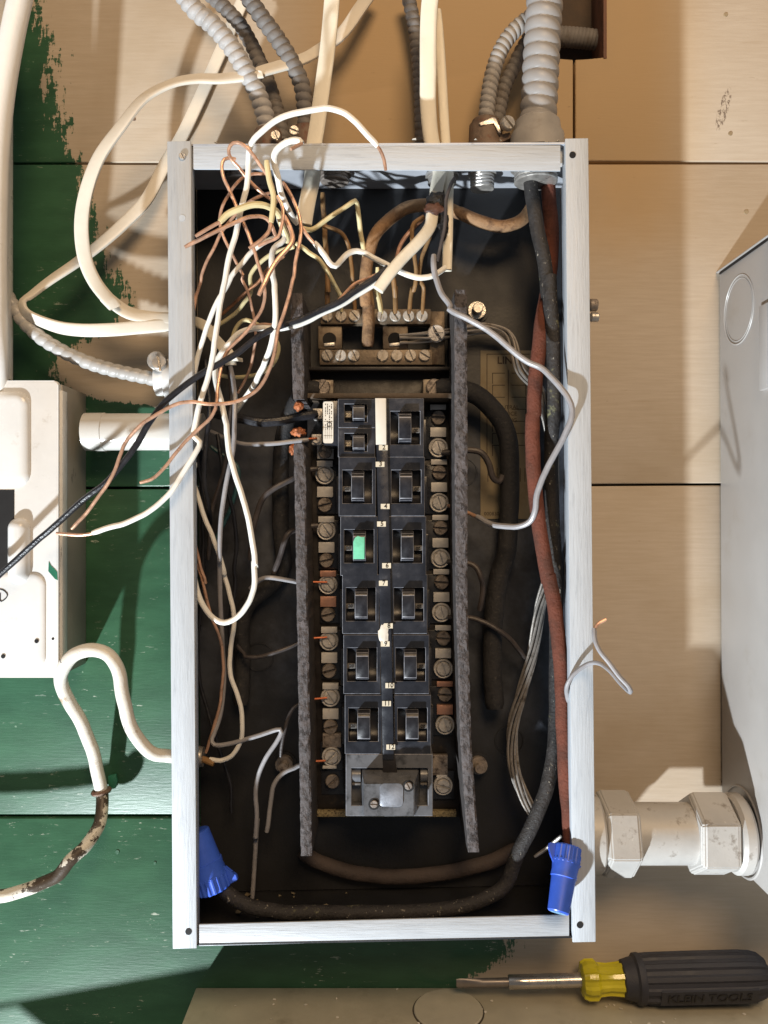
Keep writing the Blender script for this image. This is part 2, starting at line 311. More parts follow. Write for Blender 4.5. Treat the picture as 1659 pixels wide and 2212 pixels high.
# ---- curves
def crom(pts, n):
    out = []
    m = len(pts)
    for i in range(m-1):
        p0 = pts[max(0, i-1)]; p1 = pts[i]; p2 = pts[i+1]; p3 = pts[min(m-1, i+2)]
        d1 = max((p1-p0).length, 1e-6)**.5; d2 = max((p2-p1).length, 1e-6)**.5; d3 = max((p3-p2).length, 1e-6)**.5
        for j in range(n):
            t = j/n
            # centripetal tangents
            m1 = (p2-p0)*(d2/(d1+d2)) if i > 0 else (p2-p1)
            m2 = (p3-p1)*(d2/(d2+d3)) if i < m-2 else (p2-p1)
            t2, t3 = t*t, t*t*t
            out.append(p1*(2*t3-3*t2+1)+m1*(t3-2*t2+t)+p2*(-2*t3+3*t2)+m2*(t3-t2))
    out.append(pts[-1].copy()); return out
def path(segs):
    """segs: [(crop, [(x,y[,h]),...]),...] -> world points; missing heights are filled in between"""
    q = []
    for c, pl in segs:
        for p in pl:
            u, v = cv(c, p[0], p[1]); q.append([u, v, p[2] if len(p) > 2 else None])
    n = len(q)
    known = [i for i in range(n) if q[i][2] is not None]
    for i in range(n):
        if q[i][2] is None:
            a = max([k for k in known if k < i], default=None); b = min([k for k in known if k > i], default=None)
            if a is None: q[i][2] = q[b][2]
            elif b is None: q[i][2] = q[a][2]
            else: q[i][2] = q[a][2]+(q[b][2]-q[a][2])*(i-a)/(b-a)
    return [P(*p) for p in q]
def resample(pts, step):
    d = [0.]
    for a, b in zip(pts, pts[1:]): d.append(d[-1]+(b-a).length)
    n = max(2, int(d[-1]/step)); out = []; j = 0
    for i in range(n+1):
        s = d[-1]*i/n
        while j < len(pts)-2 and d[j+1] < s: j += 1
        k = (s-d[j])/max(d[j+1]-d[j], 1e-9); out.append(pts[j].lerp(pts[j+1], min(1, max(0, k))))
    return out, d[-1]
def frames(pts):
    T = []
    for i in range(len(pts)):
        a = pts[max(0, i-1)]; b = pts[min(len(pts)-1, i+1)]; T.append((b-a).normalized())
    n, _ = frame(T[0], Vector((0,-1,0)) if abs(T[0].y) < .9 else Vector((1,0,0)))
    out = []
    for t in T:
        n = n-t*n.dot(t); n.normalize(); out.append((t, n, t.cross(n)))
    return out
def sweep(bm, pts, rfun, seg=10, cap=True, mi=0):
    fr = frames(pts); rings = []
    for i, (p, (t, n, b)) in enumerate(zip(pts, fr)):
        rings.append([bm.verts.new(p+n*(x)+b*(y)) for x, y in rfun(i, len(pts))])
    s = len(rings[0])
    for q in range(len(rings)-1):
        for i in range(s):
            f = bm.faces.new((rings[q][i], rings[q][(i+1) % s], rings[q+1][(i+1) % s], rings[q+1][i])); f.material_index = mi
    if cap:
        bm.faces.new(rings[0][::-1]); bm.faces.new(rings[-1])
def tube(bm, segs, width, seg=10, step=.0035, wob=0.0, pts=None):
    q = pts or path(segs); hm = sum(-p.y for p in q)/len(q); r = px(width, hm)/2
    w, ln = resample(crom(q, 10), step)
    if wob:
        for p in w:
            p += noise.noise_vector(p*48)*wob+noise.noise_vector(p*130)*wob*.25
    circ = [(math.cos(2*math.pi*i/seg)*r, math.sin(2*math.pi*i/seg)*r) for i in range(seg)]
    def rf(i, n):
        k = .82 if i in (0, n-1) else 1.
        return [(x*k, y*k) for x, y in circ]
    sweep(bm, w, rf, seg); return w
def wire(name, label, m, width, segs, bare=None, cat='wire', group=None, step=.0035, wob=.0010, seg=10, bw=None, bmat=None):
    """one insulated or bare wire; bare: list of runs of stripped copper at its ends"""
    bm = bmesh.new(); tube(bm, segs, width, seg, step, wob)
    o = put(name, bm, m, None, label, cat, group)
    for run in bare or []:
        b2 = bmesh.new(); tube(b2, run, bw or width*.62, 8, step); put('bare_end', b2, bmat or COPPER, o)
    return o
def flat(name, label, m, width, thick, segs, twist=(0,), cat='cable', group=None, step=.004, parent=None, taper=(1,)):
    q = path(segs); hm = sum(-p.y for p in q)/len(q); r = px(width, hm)/2
    w, ln = resample(crom(q, 10), step); bm = bmesh.new(); N = len(w); seg = 16; rings = []
    for i, p in enumerate(w):
        t = (w[min(N-1, i+1)]-w[max(0, i-1)]).normalized(); n, b = frame(t, Vector((0,-1,0)))
        k = i/(N-1)*(len(twist)-1); j = min(int(k), len(twist)-2) if len(twist) > 1 else 0
        a = math.radians(twist[j]+(twist[j+1]-twist[j])*(k-j)) if len(twist) > 1 else math.radians(twist[0])
        n, b = n*math.cos(a)+b*math.sin(a), b*math.cos(a)-n*math.sin(a)
        kt = i/(N-1)*(len(taper)-1); jt = min(int(kt), max(0, len(taper)-2)); tp = taper[jt]+(taper[min(jt+1, len(taper)-1)]-taper[jt])*(kt-jt)
        ring = []
        for s in range(seg):
            th = 2*math.pi*s/seg; c_, s_ = math.cos(th), math.sin(th)
            x = math.copysign(abs(c_)**.55, c_)*r*tp; y = math.copysign(abs(s_)**.7, s_)*r*thick
            ring.append(bm.verts.new(p+b*x+n*y))
        rings.append(ring)
    for q_ in range(N-1):
        for s in range(seg): bm.faces.new((rings[q_][s], rings[q_][(s+1) % seg], rings[q_+1][(s+1) % seg], rings[q_+1][s]))
    bm.faces.new(rings[0][::-1]); bm.faces.new(rings[-1])
    return put(name, bm, m, parent, label, cat, group)
def flex(name, label, m, width, pitch, segs, cat='conduit', group=None, depth=.26, lean=1.0):
    q = path(segs); hm = sum(-p.y for p in q)/len(q); r = px(width, hm)/2; pm = px(pitch, hm)
    w, ln = resample(crom(q, 10), pm/12); seg = 26; bm = bmesh.new()
    st = ln/(len(w)-1)
    def rf(i, n):
        o = []
        for k in range(seg):
            a = 2*math.pi*k/seg; ph = (i*st/pm+lean*k/seg) % 1.0
            prof = (math.sin(math.pi*ph))**.55
            rr = r*(1-depth+depth*prof); o.append((math.cos(a)*rr, math.sin(a)*rr))
        return o
    sweep(bm, w, rf, seg)
    return put(name, bm, m, None, label, cat, group, sharp=70)
def text(name, s, size, m, origin, xdir, ydir, parent, ext=.0002, bold=0.):
    cu = bpy.data.curves.new(name, 'FONT'); cu.body = s; cu.size = size; cu.align_x = 'CENTER'; cu.align_y = 'CENTER'; cu.extrude = ext; cu.offset = bold; cu.resolution_u = 3
    to = bpy.data.objects.new(name, cu); COL.objects.link(to); bpy.context.view_layer.update()
    me = bpy.data.meshes.new_from_object(to.evaluated_get(bpy.context.evaluated_depsgraph_get()))
    bpy.data.objects.remove(to); bm = bmesh.new(); bm.from_mesh(me); bpy.data.meshes.remove(me)
    X = Vector(xdir).normalized(); Y = Vector(ydir).normalized(); Z = X.cross(Y)
    for v in bm.verts: v.co = Vector(origin)+X*v.co.x+Y*v.co.y+Z*v.co.z
    return put(name, bm, m, parent)
OUT = Vector((0,-1,0)); UP = Vector((0,0,1)); RT = Vector((1,0,0))
# ================================================================== SETTING: the board wall
wall = thing('wall', (0,0,0), 'wall of wide horizontal boards painted cream with an old green patch at the left', None, None, 'structure')
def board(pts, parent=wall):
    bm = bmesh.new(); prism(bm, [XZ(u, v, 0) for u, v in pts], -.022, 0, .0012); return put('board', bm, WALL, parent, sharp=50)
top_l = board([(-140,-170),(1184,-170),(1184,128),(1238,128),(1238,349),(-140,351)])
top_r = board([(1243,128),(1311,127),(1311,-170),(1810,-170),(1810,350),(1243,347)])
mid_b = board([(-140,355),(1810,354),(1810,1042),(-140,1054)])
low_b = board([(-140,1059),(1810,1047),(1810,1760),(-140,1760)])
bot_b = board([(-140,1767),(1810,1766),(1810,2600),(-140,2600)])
bm = bmesh.new(); prism(bm, rect(-300,-300,1960,2700,0), -.060, -.050); put('backing', bm, WOODD, wall)
for c, x, y, r, par in (('C',1430,80,12,top_r),('C',1455,722,12,mid_b),('C',1540,1145,13,mid_b),('J',705,503,14,bot_b),('J',930,568,10,bot_b),('A',725,645,9,top_l)):
    bm = bmesh.new(); p = PC(c, x, y, 0); cyl(bm, p+Vector((0,.001,0)), OUT, px(r*CR[c][2]*1.6, 0)/1.6, .0016, 16, .0004)
    put('nail', bm, mat('filled_nail', (.30,.225,.135), .7, var=.2, bump=.3) if c == 'C' else (WALL if c != 'A' else RUST), par)
# the cut-out at the top with timber sides and a ribbed conduit behind
rec = thing('wall_cutout', P(1250, 60, -.02), 'dark rectangular cut-out in the boards behind the big conduit', 'cutout')
bm = bmesh.new(); prism(bm, [XZ(1303,-170,0), XZ(1310.5,-170,0), XZ(1310.5,127,0), XZ(1303,127,0)], -.045, .0008, .0006); put('side_timber', bm, WOOD, rec)
bm = bmesh.new(); prism(bm, rect(1180,-170,1304,126,0), -.050, -.046); put('back_board', bm, WOODD, rec)
flex('hidden_conduit', 'dusty ribbed conduit lying across inside the wall cut-out', FLEXD, 42, 8, [('U', [(1190,78,-.028),(1250,82,-.028),(1298,88,-.028)])], depth=.08)
# ================================================================== ELECTRICAL PANEL BOX
HB = .100
pan = thing('electrical_panel', P(829, 1180, 0), 'tall open grey electrical panel box without its cover in the middle', 'electrical panel')
def edge_wall(name, pts, m, h0=.001, h1=HB-.002):
    bm = bmesh.new(); prism(bm, [XZ(u, v, HB) for u, v in pts], h0, h1); return put(name, bm, m, pan)
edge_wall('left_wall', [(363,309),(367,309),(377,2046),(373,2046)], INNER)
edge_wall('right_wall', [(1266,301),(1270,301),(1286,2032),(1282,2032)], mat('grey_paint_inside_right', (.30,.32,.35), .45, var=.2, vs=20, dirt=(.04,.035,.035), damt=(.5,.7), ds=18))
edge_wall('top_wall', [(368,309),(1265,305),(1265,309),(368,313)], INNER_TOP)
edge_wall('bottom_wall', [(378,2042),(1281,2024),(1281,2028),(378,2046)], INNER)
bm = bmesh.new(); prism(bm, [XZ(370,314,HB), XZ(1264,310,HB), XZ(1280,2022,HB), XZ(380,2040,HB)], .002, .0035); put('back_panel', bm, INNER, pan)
def lip(name, pts, m, h0, h1):
    bm = bmesh.new(); prism(bm, [XZ(u, v, HB) for u, v in pts], h0, h1, .0005); return put(name, bm, m, pan)
fl = lip('flange', [(361,305),(412,304),(425,2049),(373,2050)], FLANGE_V, HB-.0018, HB)
frr = lip('flange', [(1221,299),(1271,298),(1287,2035),(1237,2036)], FLANGE_V, HB-.0018, HB)
ft = lip('flange', [(415,308),(1212,311),(1212,367),(415,363)], FLANGE_H, HB-.004, HB-.0022)
fb = lip('flange', [(428,2000),(1231,1979),(1231,2027),(428,2047)], FLANGE_H, HB-.004, HB-.0022)
# returned inner edges behind the side flanges
lip('flange_return', [(409,308),(412.5,308),(425.5,2046),(422,2046)], FLANGE_V, HB-.012, HB-.0019)
lip('flange_return', [(1221,303),(1224,303),(1240,2032),(1237,2032)], FLANGE_V, HB-.012, HB-.0019)
lip('corner_tab', [(1213,312),(1220,312),(1220,350),(1213,352)], FLANGE_V, HB-.010, HB-.0085)
for fo, c, x, y in ((frr,'C',603,838), (fl,'J',1132,980), (frr,'L',530,940)):
    bm = bmesh.new(); cyl(bm, PC(c, x, y, HB-.0004), OUT, px(7.2, HB), .0007, 18); put('screw_hole', bm, HOLE, fo)
bm = bmesh.new(); screw_head(bm, PC('A', 987, 845, HB), OUT, px(8, HB), .0022, .5); put('corner_screw', bm, ZINC, fl)
bm = bmesh.new(); cyl(bm, PC('A', 985, 1178, HB-.0003), OUT, px(7, HB), .0006, 14); put('paint_blob', bm, FLANGE_V, fl)
for u, v, r in ((1000,1020,30),(560,1420,30),(1100,1600,30)):      # knockouts pressed in the back
    bm = bmesh.new(); torus(bm, P(u, v, .0036), OUT, px(r, 0), .0008, 28, 6); put('knockout_ring', bm, INNER, pan)
# paper wiring diagram glued to the back
dia = bmesh.new(); prism(dia, [XZ(1038,757,.0045), XZ(1150,757,.0045), XZ(1152,1121,.0045), XZ(1038,1121,.0045)], .0037, .0043)
dia = put('wiring_diagram', dia, PAPER, pan)
hd = .0046
text('lettering', 'LINE', px(22, hd), INK, P(1096, 779, hd), RT, UP, dia, .0001, .0002)
bm = bmesh.new()
def hl(u0, v0, u1, v1, w=1.6):
    prism(bm, rect(min(u0,u1)-w/2, min(v0,v1)-w/2, max(u0,u1)+w/2, max(v0,v1)+w/2, hd), .0042, .00445)
for k in range(7):
    v = 806+k*26
    hl(1064, v, 1090, v); hl(1106, v, 1136, v)
    hl(1064, v, 1064, v+22); hl(1136, v, 1136, v+22)
hl(1052,765,1144,765); hl(1052,765,1052,1000); hl(1098,800,1098,1000)
for k in range(9): hl(1054+k*10, 1012, 1054+k*10, 1040)
put('printed_lines', bm, INK, dia)
for i, s in enumerate(('NEUTRAL', 'SERVICE', 'WIRING')):
    text('lettering', s, px(12, hd), INK, P(1095, 880+i*14, hd), RT, UP, dia, .0001)
text('lettering', '000830', px(11, hd), INK, P(1062, 1110, hd), RT, UP, dia, .0001)
# phenolic base and neutral bars
bm = bmesh.new(); prism(bm, rect(664, 797, 992, 1764, .018), .012, .018, .0006); base = put('base_plate', bm, BASE, pan)
bm = bmesh.new(); prism(bm, rect(668, 1752, 986, 1765, .024), .0182, .024, .0005); put('base_edge', bm, TAN, pan)
bm = bmesh.new(); prism(bm, rect(662, 792, 990, 800, .034), .010, .034, .0005); put('cross_ledge', bm, BASE, pan)
bm = bmesh.new(); prism(bm, rect(664, 849, 984, 860, .052), .018, .052, .0006); put('cross_ledge', bm, mat('brown_phenolic', (.09,.065,.045), .6, bump=.2), pan)
def bar(u0, v0, u1, v1, hf, screws, sr=15, name='neutral_bar'):
    b = bmesh.new(); prism(b, rect(u0, v0, u1, v1, hf), hf-.012, hf, .0008); o = put(name, b, BAR, pan)
    for i, (u, v) in enumerate(screws):
        b = bmesh.new(); screw_head(b, P(u, v, hf), OUT, px(sr, hf), .0028, .4+random.uniform(-.7,.9), 16); put('screw', b, SCREWB, o)
    return o
bar(692, 667, 931, 700, .030, [(cv('E', x, 214)) for x in (440,515,587,735,808,880,953)], 12.5)
bar(690, 755, 934, 788, .034, [(cv('E', x, 428)) for x in (440,513,585,740,815,890,965)], 12.5)
b = bmesh.new(); prism(b, rect(928, 672, 961, 788, .026), .014, .026, .001); bl = put('bar_link', b, BAR, pan)
b = bmesh.new(); screw_head(b, PC('E', 1028, 312, .030), OUT, px(19, .03), .005, .55, 22); put('screw', b, SCREW, bl)
b = bmesh.new(); cyl(b, PC('E', 1028, 312, .026), OUT, px(17, .03), .005, 18); put('screw_shank', b, SCREWD, bl)
for x0, x1, hx in ((390,520,452),(740,876,805)):
    b = bmesh.new(); prism(b, poly('E', [(x0,266),(x1,266),(x1,392),(x0,392)], .026), .014, .026, .001); lg = put('cable_lug', b, BAR, pan)
    b = bmesh.new(); cyl(b, PC('E', hx, 340, .0258), OUT, px(15, .03), .0006, 18); put('lug_hole', b, HOLE, lg)
    b = bmesh.new(); prism(b, poly('E', [(hx-30,362),(hx+26,356),(hx+28,374),(hx-28,378)], .027), .0262, .0275, .0002); put('set_screw', b, ZINC, lg)
for x, y in ((415,600),(1015,597)):
    b = bmesh.new(); prism(b, poly('E', [(x-58,y-42),(x+58,y-42),(x+58,y+40),(x-58,y+40)], .038), .018, .038, .001); lg = put('main_lug', b, mat('lug_metal', (.30,.25,.19), .5, .4, bump=.2, dirt=(.1,.07,.05)), pan)
    b = bmesh.new(); screw_head(b, PC('E', x, y, .038), OUT, px(17, .04), .0035, -.6, 20); put('screw', b, SCREWD, lg)
# fibre barrier boards at each side of the breakers
def fibre(pts, name='barrier_board'):
    """ragged-edged board standing out from the back: front edge outline (u,v,width)"""
    bm = bmesh.new(); L0 = []; 
    for u, v, w in pts: L0.append((u, v, w))
    rows = []
    for i in range(len(L0)-1):
        a, b = L0[i], L0[i+1]; n = max(2, int(abs(b[1]-a[1])/7))
        for k in range(n): rows.append([a[j]+(b[j]-a[j])*k/n for j in range(3)])
    rows.append(list(L0[-1]))
    V = []; hF = .084; NC = 7
    for u, v, w in rows:
        line = []
        for k in range(NC):
            f = k/(NC-1)
            j = noise.noise(Vector((f*4.1, v*.055, u*.01)))+.6*noise.noise(Vector((f*9, v*.16, 3)))
            hh = hF+.0010*j-(.0012 if k in (0, NC-1) else 0)
            line.append(bm.verts.new(P(u+w*(f-.5)+(1.3*j if k in (0, NC-1) else 0), v, hh)))
        x0, x1 = line[0].co, line[-1].co
        bl_ = bm.verts.new((x0.x, -.006, x0.z)); br_ = bm.verts.new((x1.x, -.006, x1.z))
        V.append([bl_]+line+[br_])
    for r in range(len(V)-1):
        for k in range(len(V[r])-1):
            f = bm.faces.new((V[r][k], V[r][k+1], V[r+1][k+1], V[r+1][k])); f.material_index = 1 if k in (0, len(V[r])-2) else 0
    bm.faces.new([v for v in V[0]]); bm.faces.new([v for v in V[-1]][::-1])
    return put(name, bm, [FIBRE, FIBRED], pan, sharp=40)
fb1 = fibre([(640,633,24),(641,700,26),(644,800,25),(645,862,24)])
fb2 = fibre([(646,958,16),(647,964,25),(653,1300,24),(658,1600,24),(662,1849,24)])
fibre([(995,626,24),(995,640,27),(996,1000,28),(997,1300,25),(1006,1600,24),(1023,1841,24)])
def shard(segs, m, name, par, w, seed):
    random.seed(seed); b = bmesh.new()
    bmesh.ops.create_icosphere(b, subdivisions=3, radius=1)
    p = PC(*segs)
    for v in b.verts:
        q = v.co.copy(); k = 1+.35*noise.noise(q*2.3+Vector((seed,0,0)))+.2*noise.noise(q*6)
        v.co = p+Vector((q.x*w[0]*k, q.y*w[1]*k, q.z*w[2]*k))
    return put(name, b, m, par, sharp=60)
OR = mat('melted_copper', (.42,.14,.055), .5, metal=.35, var=.5, vs=160, bump=.8, bs=260, dirt=(.06,.03,.02), damt=(.55,.65), ds=150)
shard(('E',286,700,.075), OR, 'melted_copper', fb1, (.0042,.005,.0045), 3)
shard(('E',285,843,.070), OR, 'melted_copper', fb2, (.0065,.005,.0042), 5)
shard(('E',252,935,.074), OR, 'melted_copper', fb2, (.003,.004,.005), 8)
# studs on the back
for c, x, y in (('H',1255,1140),('E',1245,190),('H',210,1135)):
    b = bmesh.new(); cyl(b, PC(c, x, y, .0034), OUT, px(26, 0), .002, 22); st = put('stud_washer', b, INNER, pan)
    b = bmesh.new(); lathe(b, PC(c, x, y, .0054), OUT, [(0,.0085),(.006,.0085),(.006,.005)]+[(.006+.001*k, .0044+.0007*(k % 2)) for k in range(11)], 6 if False else 16); put('stud_nut', b, ZINC if c == 'E' else SCREWD, st)
# ================================================================== NUMBER STRIP AND BREAKERS
HF = .075
strip = bmesh.new(); prism(strip, [XZ(811,861,HF), XZ(836,861,HF), XZ(851,1640,HF), XZ(827,1640,HF)], .018, HF+.002, .0006)
strip = put('number_strip', strip, BAKE, pan)
b = bmesh.new(); prism(b, [XZ(810.5,861,HF), XZ(833.5,861,HF), XZ(834.5,961,HF), XZ(812,961,HF)], HF+.0021, HF+.0026, .0002); put('blank_sticker', b, STICK, strip)
for s, u, v in (('2',828,967),('3',821,1003),('4',832,1094),('5',824,1132),('6',835,1222),('7',828,1260),('8',839,1352),('9',832,1391),('10',842,1481),('11',835,1520),('12',844,1614)):
    b = bmesh.new(); prism(b, rect(u-9.5, v-5.6, u+9.5, v+5.6, HF+.0024), HF+.0021, HF+.0024); lb = put('number_label', b, LABELM, strip)
    text('lettering', s, px(14, HF), INKB, P(u+1, v, HF+.0026), RT, UP, strip, .0001, .00004)
shard(('H',745,440,HF+.002), STICK, 'paint_spatter', strip, (.0042,.0006,.009), 11)
def framed(bm, x0, x1, z0, z1, hb, hf, ix0, ix1, iz0, iz1, hr, bev=.0005):
    """box with a rectangular pocket in its front, all edges eased"""
    def q(x, z, h): return bm.verts.new((x, -h, z))
    o = [q(x0,z0,hf), q(x1,z0,hf), q(x1,z1,hf), q(x0,z1,hf)]; i = [q(ix0,iz0,hf), q(ix1,iz0,hf), q(ix1,iz1,hf), q(ix0,iz1,hf)]
    r = [q(ix0,iz0,hr), q(ix1,iz0,hr), q(ix1,iz1,hr), q(ix0,iz1,hr)]; k = [q(x0,z0,hb), q(x1,z0,hb), q(x1,z1,hb), q(x0,z1,hb)]
    for a in range(4):
        c = (a+1) % 4
        bm.faces.new((o[a],o[c],i[c],i[a])); bm.faces.new((i[a],i[c],r[c],r[a])); bm.faces.new((k[a],k[c],o[c],o[a]))
    bm.faces.new(r); bm.faces.new(k)
    es = [e for e in bm.edges if all(abs(v.co.y+hf) < 1e-6 for v in e.verts) and not (e.verts[0] in o) ^ (e.verts[1] in o)]
    es += [e for e in bm.edges if (e.verts[0] in o and e.verts[1] in k) or (e.verts[1] in o and e.verts[0] in k)]
    bmesh.ops.bevel(bm, geom=es, offset=bev*.7, segments=1, affect='EDGES', material=1)
def toggle_mesh(bm, xc, zc, w, h, hw, hbase, hfront, tip, lean=0.):
    """curved barrel filling the pocket, with the projecting handle"""
    n = 12; R = h/2; rows = []
    for i in range(n+1):
        a = math.pi*i/n; z = zc-R*math.cos(a)*.99; hh = hfront-.0085*math.sin(a)
        rows.append((z, hh))
    for s0, s1 in ((xc-w/2, xc-hw/2-.0002), (xc+hw/2+.0002, xc+w/2)):
        vs = [[bm.verts.new((x, -hh, z)) for x in (s0, s1)] for z, hh in rows]
        for i in range(n): bm.faces.new((vs[i][0], vs[i][1], vs[i+1][1], vs[i+1][0]))
        bk = [bm.verts.new((x, -hbase+.004, z)) for z in (rows[0][0], rows[-1][0]) for x in (s0, s1)]
        bm.faces.new([v[0] for v in vs]+[bk[2], bk[0]]); bm.faces.new([v[1] for v in vs][::-1]+[bk[1], bk[3]])
    pr = [(-.48,hbase-.0004),(-.48,hfront-.002),(-.42,tip-.003),(-.36,tip),(.30,tip),(.40,tip-.0015),(.47,hfront+.001),(.48,hbase-.0004)]
    a = [bm.verts.new((xc-hw/2, -hh, zc+f*h+lean*(hh-hbase))) for f, hh in pr]; b = [bm.verts.new((xc+hw/2, -hh, zc+f*h+lean*(hh-hbase))) for f, hh in pr]
    fs = [bm.faces.new(a), bm.faces.new(b[::-1])]
    for i in range(len(pr)-1): fs.append(bm.faces.new((a[i], a[i+1], b[i+1], b[i])))
    es = list({e for f in fs for e in f.edges})
    bmesh.ops.bevel(bm, geom=es, offset=.0004, segments=1, affect='EDGES', material=1)
PW, PH = .0330, .0526
def terminals(root, side, zr, zd, clips, ring_ang=.6):
    """screws and tinned plates at the outer end of a breaker; side -1 left, +1 right"""
    xo = side*.0328; hs = .024
    b = bmesh.new(); prism(b, wrect(min(side*.0168, side*.0405), -.0245, max(side*.0168, side*.0405), .0225), .012, .0205, .0006); put('terminal_block', b, BAKE, root)
    b = bmesh.new(); lathe(b, Vector((xo, -.021, zr)), OUT, [(0,.0092),(.0032,.0092),(.0038,.0086),(.0036,.0076),(.0020,.0072)], 26); ws = put('terminal_washer', b, SCREW, root)
    b = bmesh.new(); screw_head(b, Vector((xo, -.0232, zr)), OUT, .0067, .0036, ring_ang, 20); put('screw', b, SCREW, ws)
    b = bmesh.new(); screw_head(b, Vector((xo, -.0206, zd)), OUT, .0070, .0036, ring_ang+1.2, 20, dome=.2); put('mounting_screw', b, SCREWD, root)
    for z0, z1, hh, m in clips:
        b = bmesh.new(); prism(b, wrect(min(side*.0250, side*.0402), z0, max(side*.0250, side*.0402), z1), .0205, hh, .0004); put('terminal_plate', b, m, root)
def breaker(name, side):
    r = thing(name, (0, 0, 0))
    b = bmesh.new(); framed(b, -PW/2, PW/2, -PH/2, PH/2, .019, HF, -.0132, .0132, -.0150, .0146, HF-.013); put('case', b, [BAKE, EDGE], r)
    b = bmesh.new(); prism(b, wrect(min(side*PW/2, side*(PW/2+.0035)), -.024, max(side*PW/2, side*(PW/2+.0035)), .010), .020, .052, .0005); put('case_shoulder', b, BAKE, r)
    b = bmesh.new(); toggle_mesh(b, -.0005*side, -.0002, .0258, .0290, .0112, HF-.0125, HF-.0015, HF+.0072); tg = put('toggle', b, [BAKEH, EDGE], r)
    xt = side*.0095
    b = bmesh.new(); prism(b, wrect(xt-.0036, -.0042, xt+.0036, .0002), HF-.0055, HF-.0024, .0002); put('rating_tag', b, mat('tag_grey', (.13,.12,.11), .5), tg)
    text('lettering', '20', .0042, INKB, Vector((xt, -(HF-.0022), -.002)), RT if side < 0 else -RT, UP if side < 0 else -UP, tg, .0001, .0002)
    if side < 0: terminals(r, -1, .0127, -.0160, [(.0205,.0262,.026,CLIP),(-.0085,.0015,.0235,CLIP)])
    else: terminals(r, 1, -.0138, .0150, [(.0225,.0275,.0235,CLIP),(-.0035,.0055,.0255,CLIP)], .3)
    return r
LEFTU = [(770,924),(772,1051),(775.5,1179.5),(779.5,1305),(782,1435),(785,1565)]
RIGHTU = [(875.5,924),(877.5,1051),(880.5,1179.5),(883,1305),(887,1435),(891,1565)]
ordn = ['first', 'second', 'third', 'fourth', 'fifth', 'sixth']
rname = {1:'chipped at one corner, beside the blank sticker', 2:'beside the labels 3 and 4', 3:'beside the mint green handle', 4:'beside the labels 7 and 8', 5:'beside the paint spatter, label 9', 6:'directly above the wide linked breaker'}
GRP = 'black circuit breakers in two columns'
protoR = breaker('circuit_breaker', 1); protoL = breaker('circuit_breaker', -1)
def place(o, u, v):
    p = P(u, v, HF); o.location = (p.x, 0, p.z)
for i in range(6):
    o = protoR if i == 0 else copy_tree(protoR)
    place(o, *RIGHTU[i]); tag(o, '%s breaker of the right column, %s' % (ordn[i], rname[i+1]), 'circuit breaker', GRP)
for i in range(1, 6):
    o = protoL if i == 1 else copy_tree(protoL)
    place(o, *LEFTU[i])
    lab = {1:'black left column breaker just below the twin breaker, by label 3', 2:'black left column breaker whose handle is painted mint green', 3:'black left column breaker below the green-handled one, by label 7', 4:'black left column breaker second above the wide linked breaker, by label 9', 5:'black left column breaker directly above the wide linked breaker, by label 11'}[i]
    tag(o, lab, 'circuit breaker', GRP)
    if i == 2:
        for ch in o.children:
            if ch.name.startswith('toggle'):
                p = P(LEFTU[i][0]+.5, LEFTU[i][1], HF)
                b = bmesh.new(); prism(b, [(p.x-.0050,p.z-.0112),(p.x+.0048,p.z-.0112),(p.x+.0050,p.z+.0085),(p.x+.0018,p.z+.0080),(p.x-.0010,p.z+.0094),(p.x-.0036,p.z+.0076),(p.x-.0050,p.z+.0040)], HF+.0074, HF+.0079, .0002)
                WL[ch] = Vector(ch.location)+Vector(o.location)
                put('green_paint', b, GREENP, ch)
# recolour two terminal plates that are bare copper
for o in list(COL.objects):
    if o.name.startswith('terminal_plate') and o.parent and o.parent.get('label', '').startswith(('black left column breaker below the green', 'sixth breaker of the right')):
        o.data = o.data.copy(); o.data.materials[0] = CLIPC
# twin breaker at the top of the left column
u, v = LEFTU[0]; pc = P(u, v, HF)
tw = thing('circuit_breaker', (pc.x, 0, pc.z), 'black twin breaker with two small handles beside the white spec sticker, top left', 'circuit breaker', GRP)
for s in (1, -1):
    b = bmesh.new(); zc = pc.z+s*.0131
    framed(b, pc.x-PW/2, pc.x+PW/2, zc-.0129, zc+.0129, .019, HF-.002, pc.x-.0108, pc.x+.0095, zc-.0078, zc+.0082, HF-.012); put('case', b, [BAKE, EDGE], tw)
    b = bmesh.new(); toggle_mesh(b, pc.x+.002, zc, .0150, .0152, .0104, HF-.0115, HF-.0035, HF+.0045, 0); tg = put('toggle', b, [BAKEH, EDGE], tw)
    b = bmesh.new(); prism(b, wrect(pc.x-.0104, zc-.0035, pc.x-.0045, zc+.0025), HF-.0118, HF-.008, .0002); put('rating_tag', b, MATS['tag_grey'], tg)
    text('lettering', '20', .0044, LABELM, Vector((pc.x-.0074, -(HF-.0078), zc-.001)), RT, UP, tg, .0001, .0002)
b = bmesh.new(); prism(b, poly('T5', [(335,180),(500,180),(500,660),(335,660)], .068), .02, .0675, .0006); put('case_side', b, BAKE, tw)
def rrect(x0, z0, x1, z1, r, n=5):
    o = []
    for cx, cz, a0 in ((x1-r,z1-r,0),(x0+r,z1-r,90),(x0+r,z0+r,180),(x1-r,z0+r,270)):
        for k in range(n+1):
            a = math.radians(a0+90*k/n); o.append((cx+r*math.cos(a), cz+r*math.sin(a)))
    return o
(sx0, sz1), (sx1, sz0) = XZ(*cv('T5',337,190),.068), XZ(*cv('T5',448,640),.068)
b = bmesh.new(); prism(b, rrect(sx0, sz0, sx1, sz1, .002), .0677, .0682); stk = put('spec_sticker', b, STICK, tw)
b = bmesh.new()
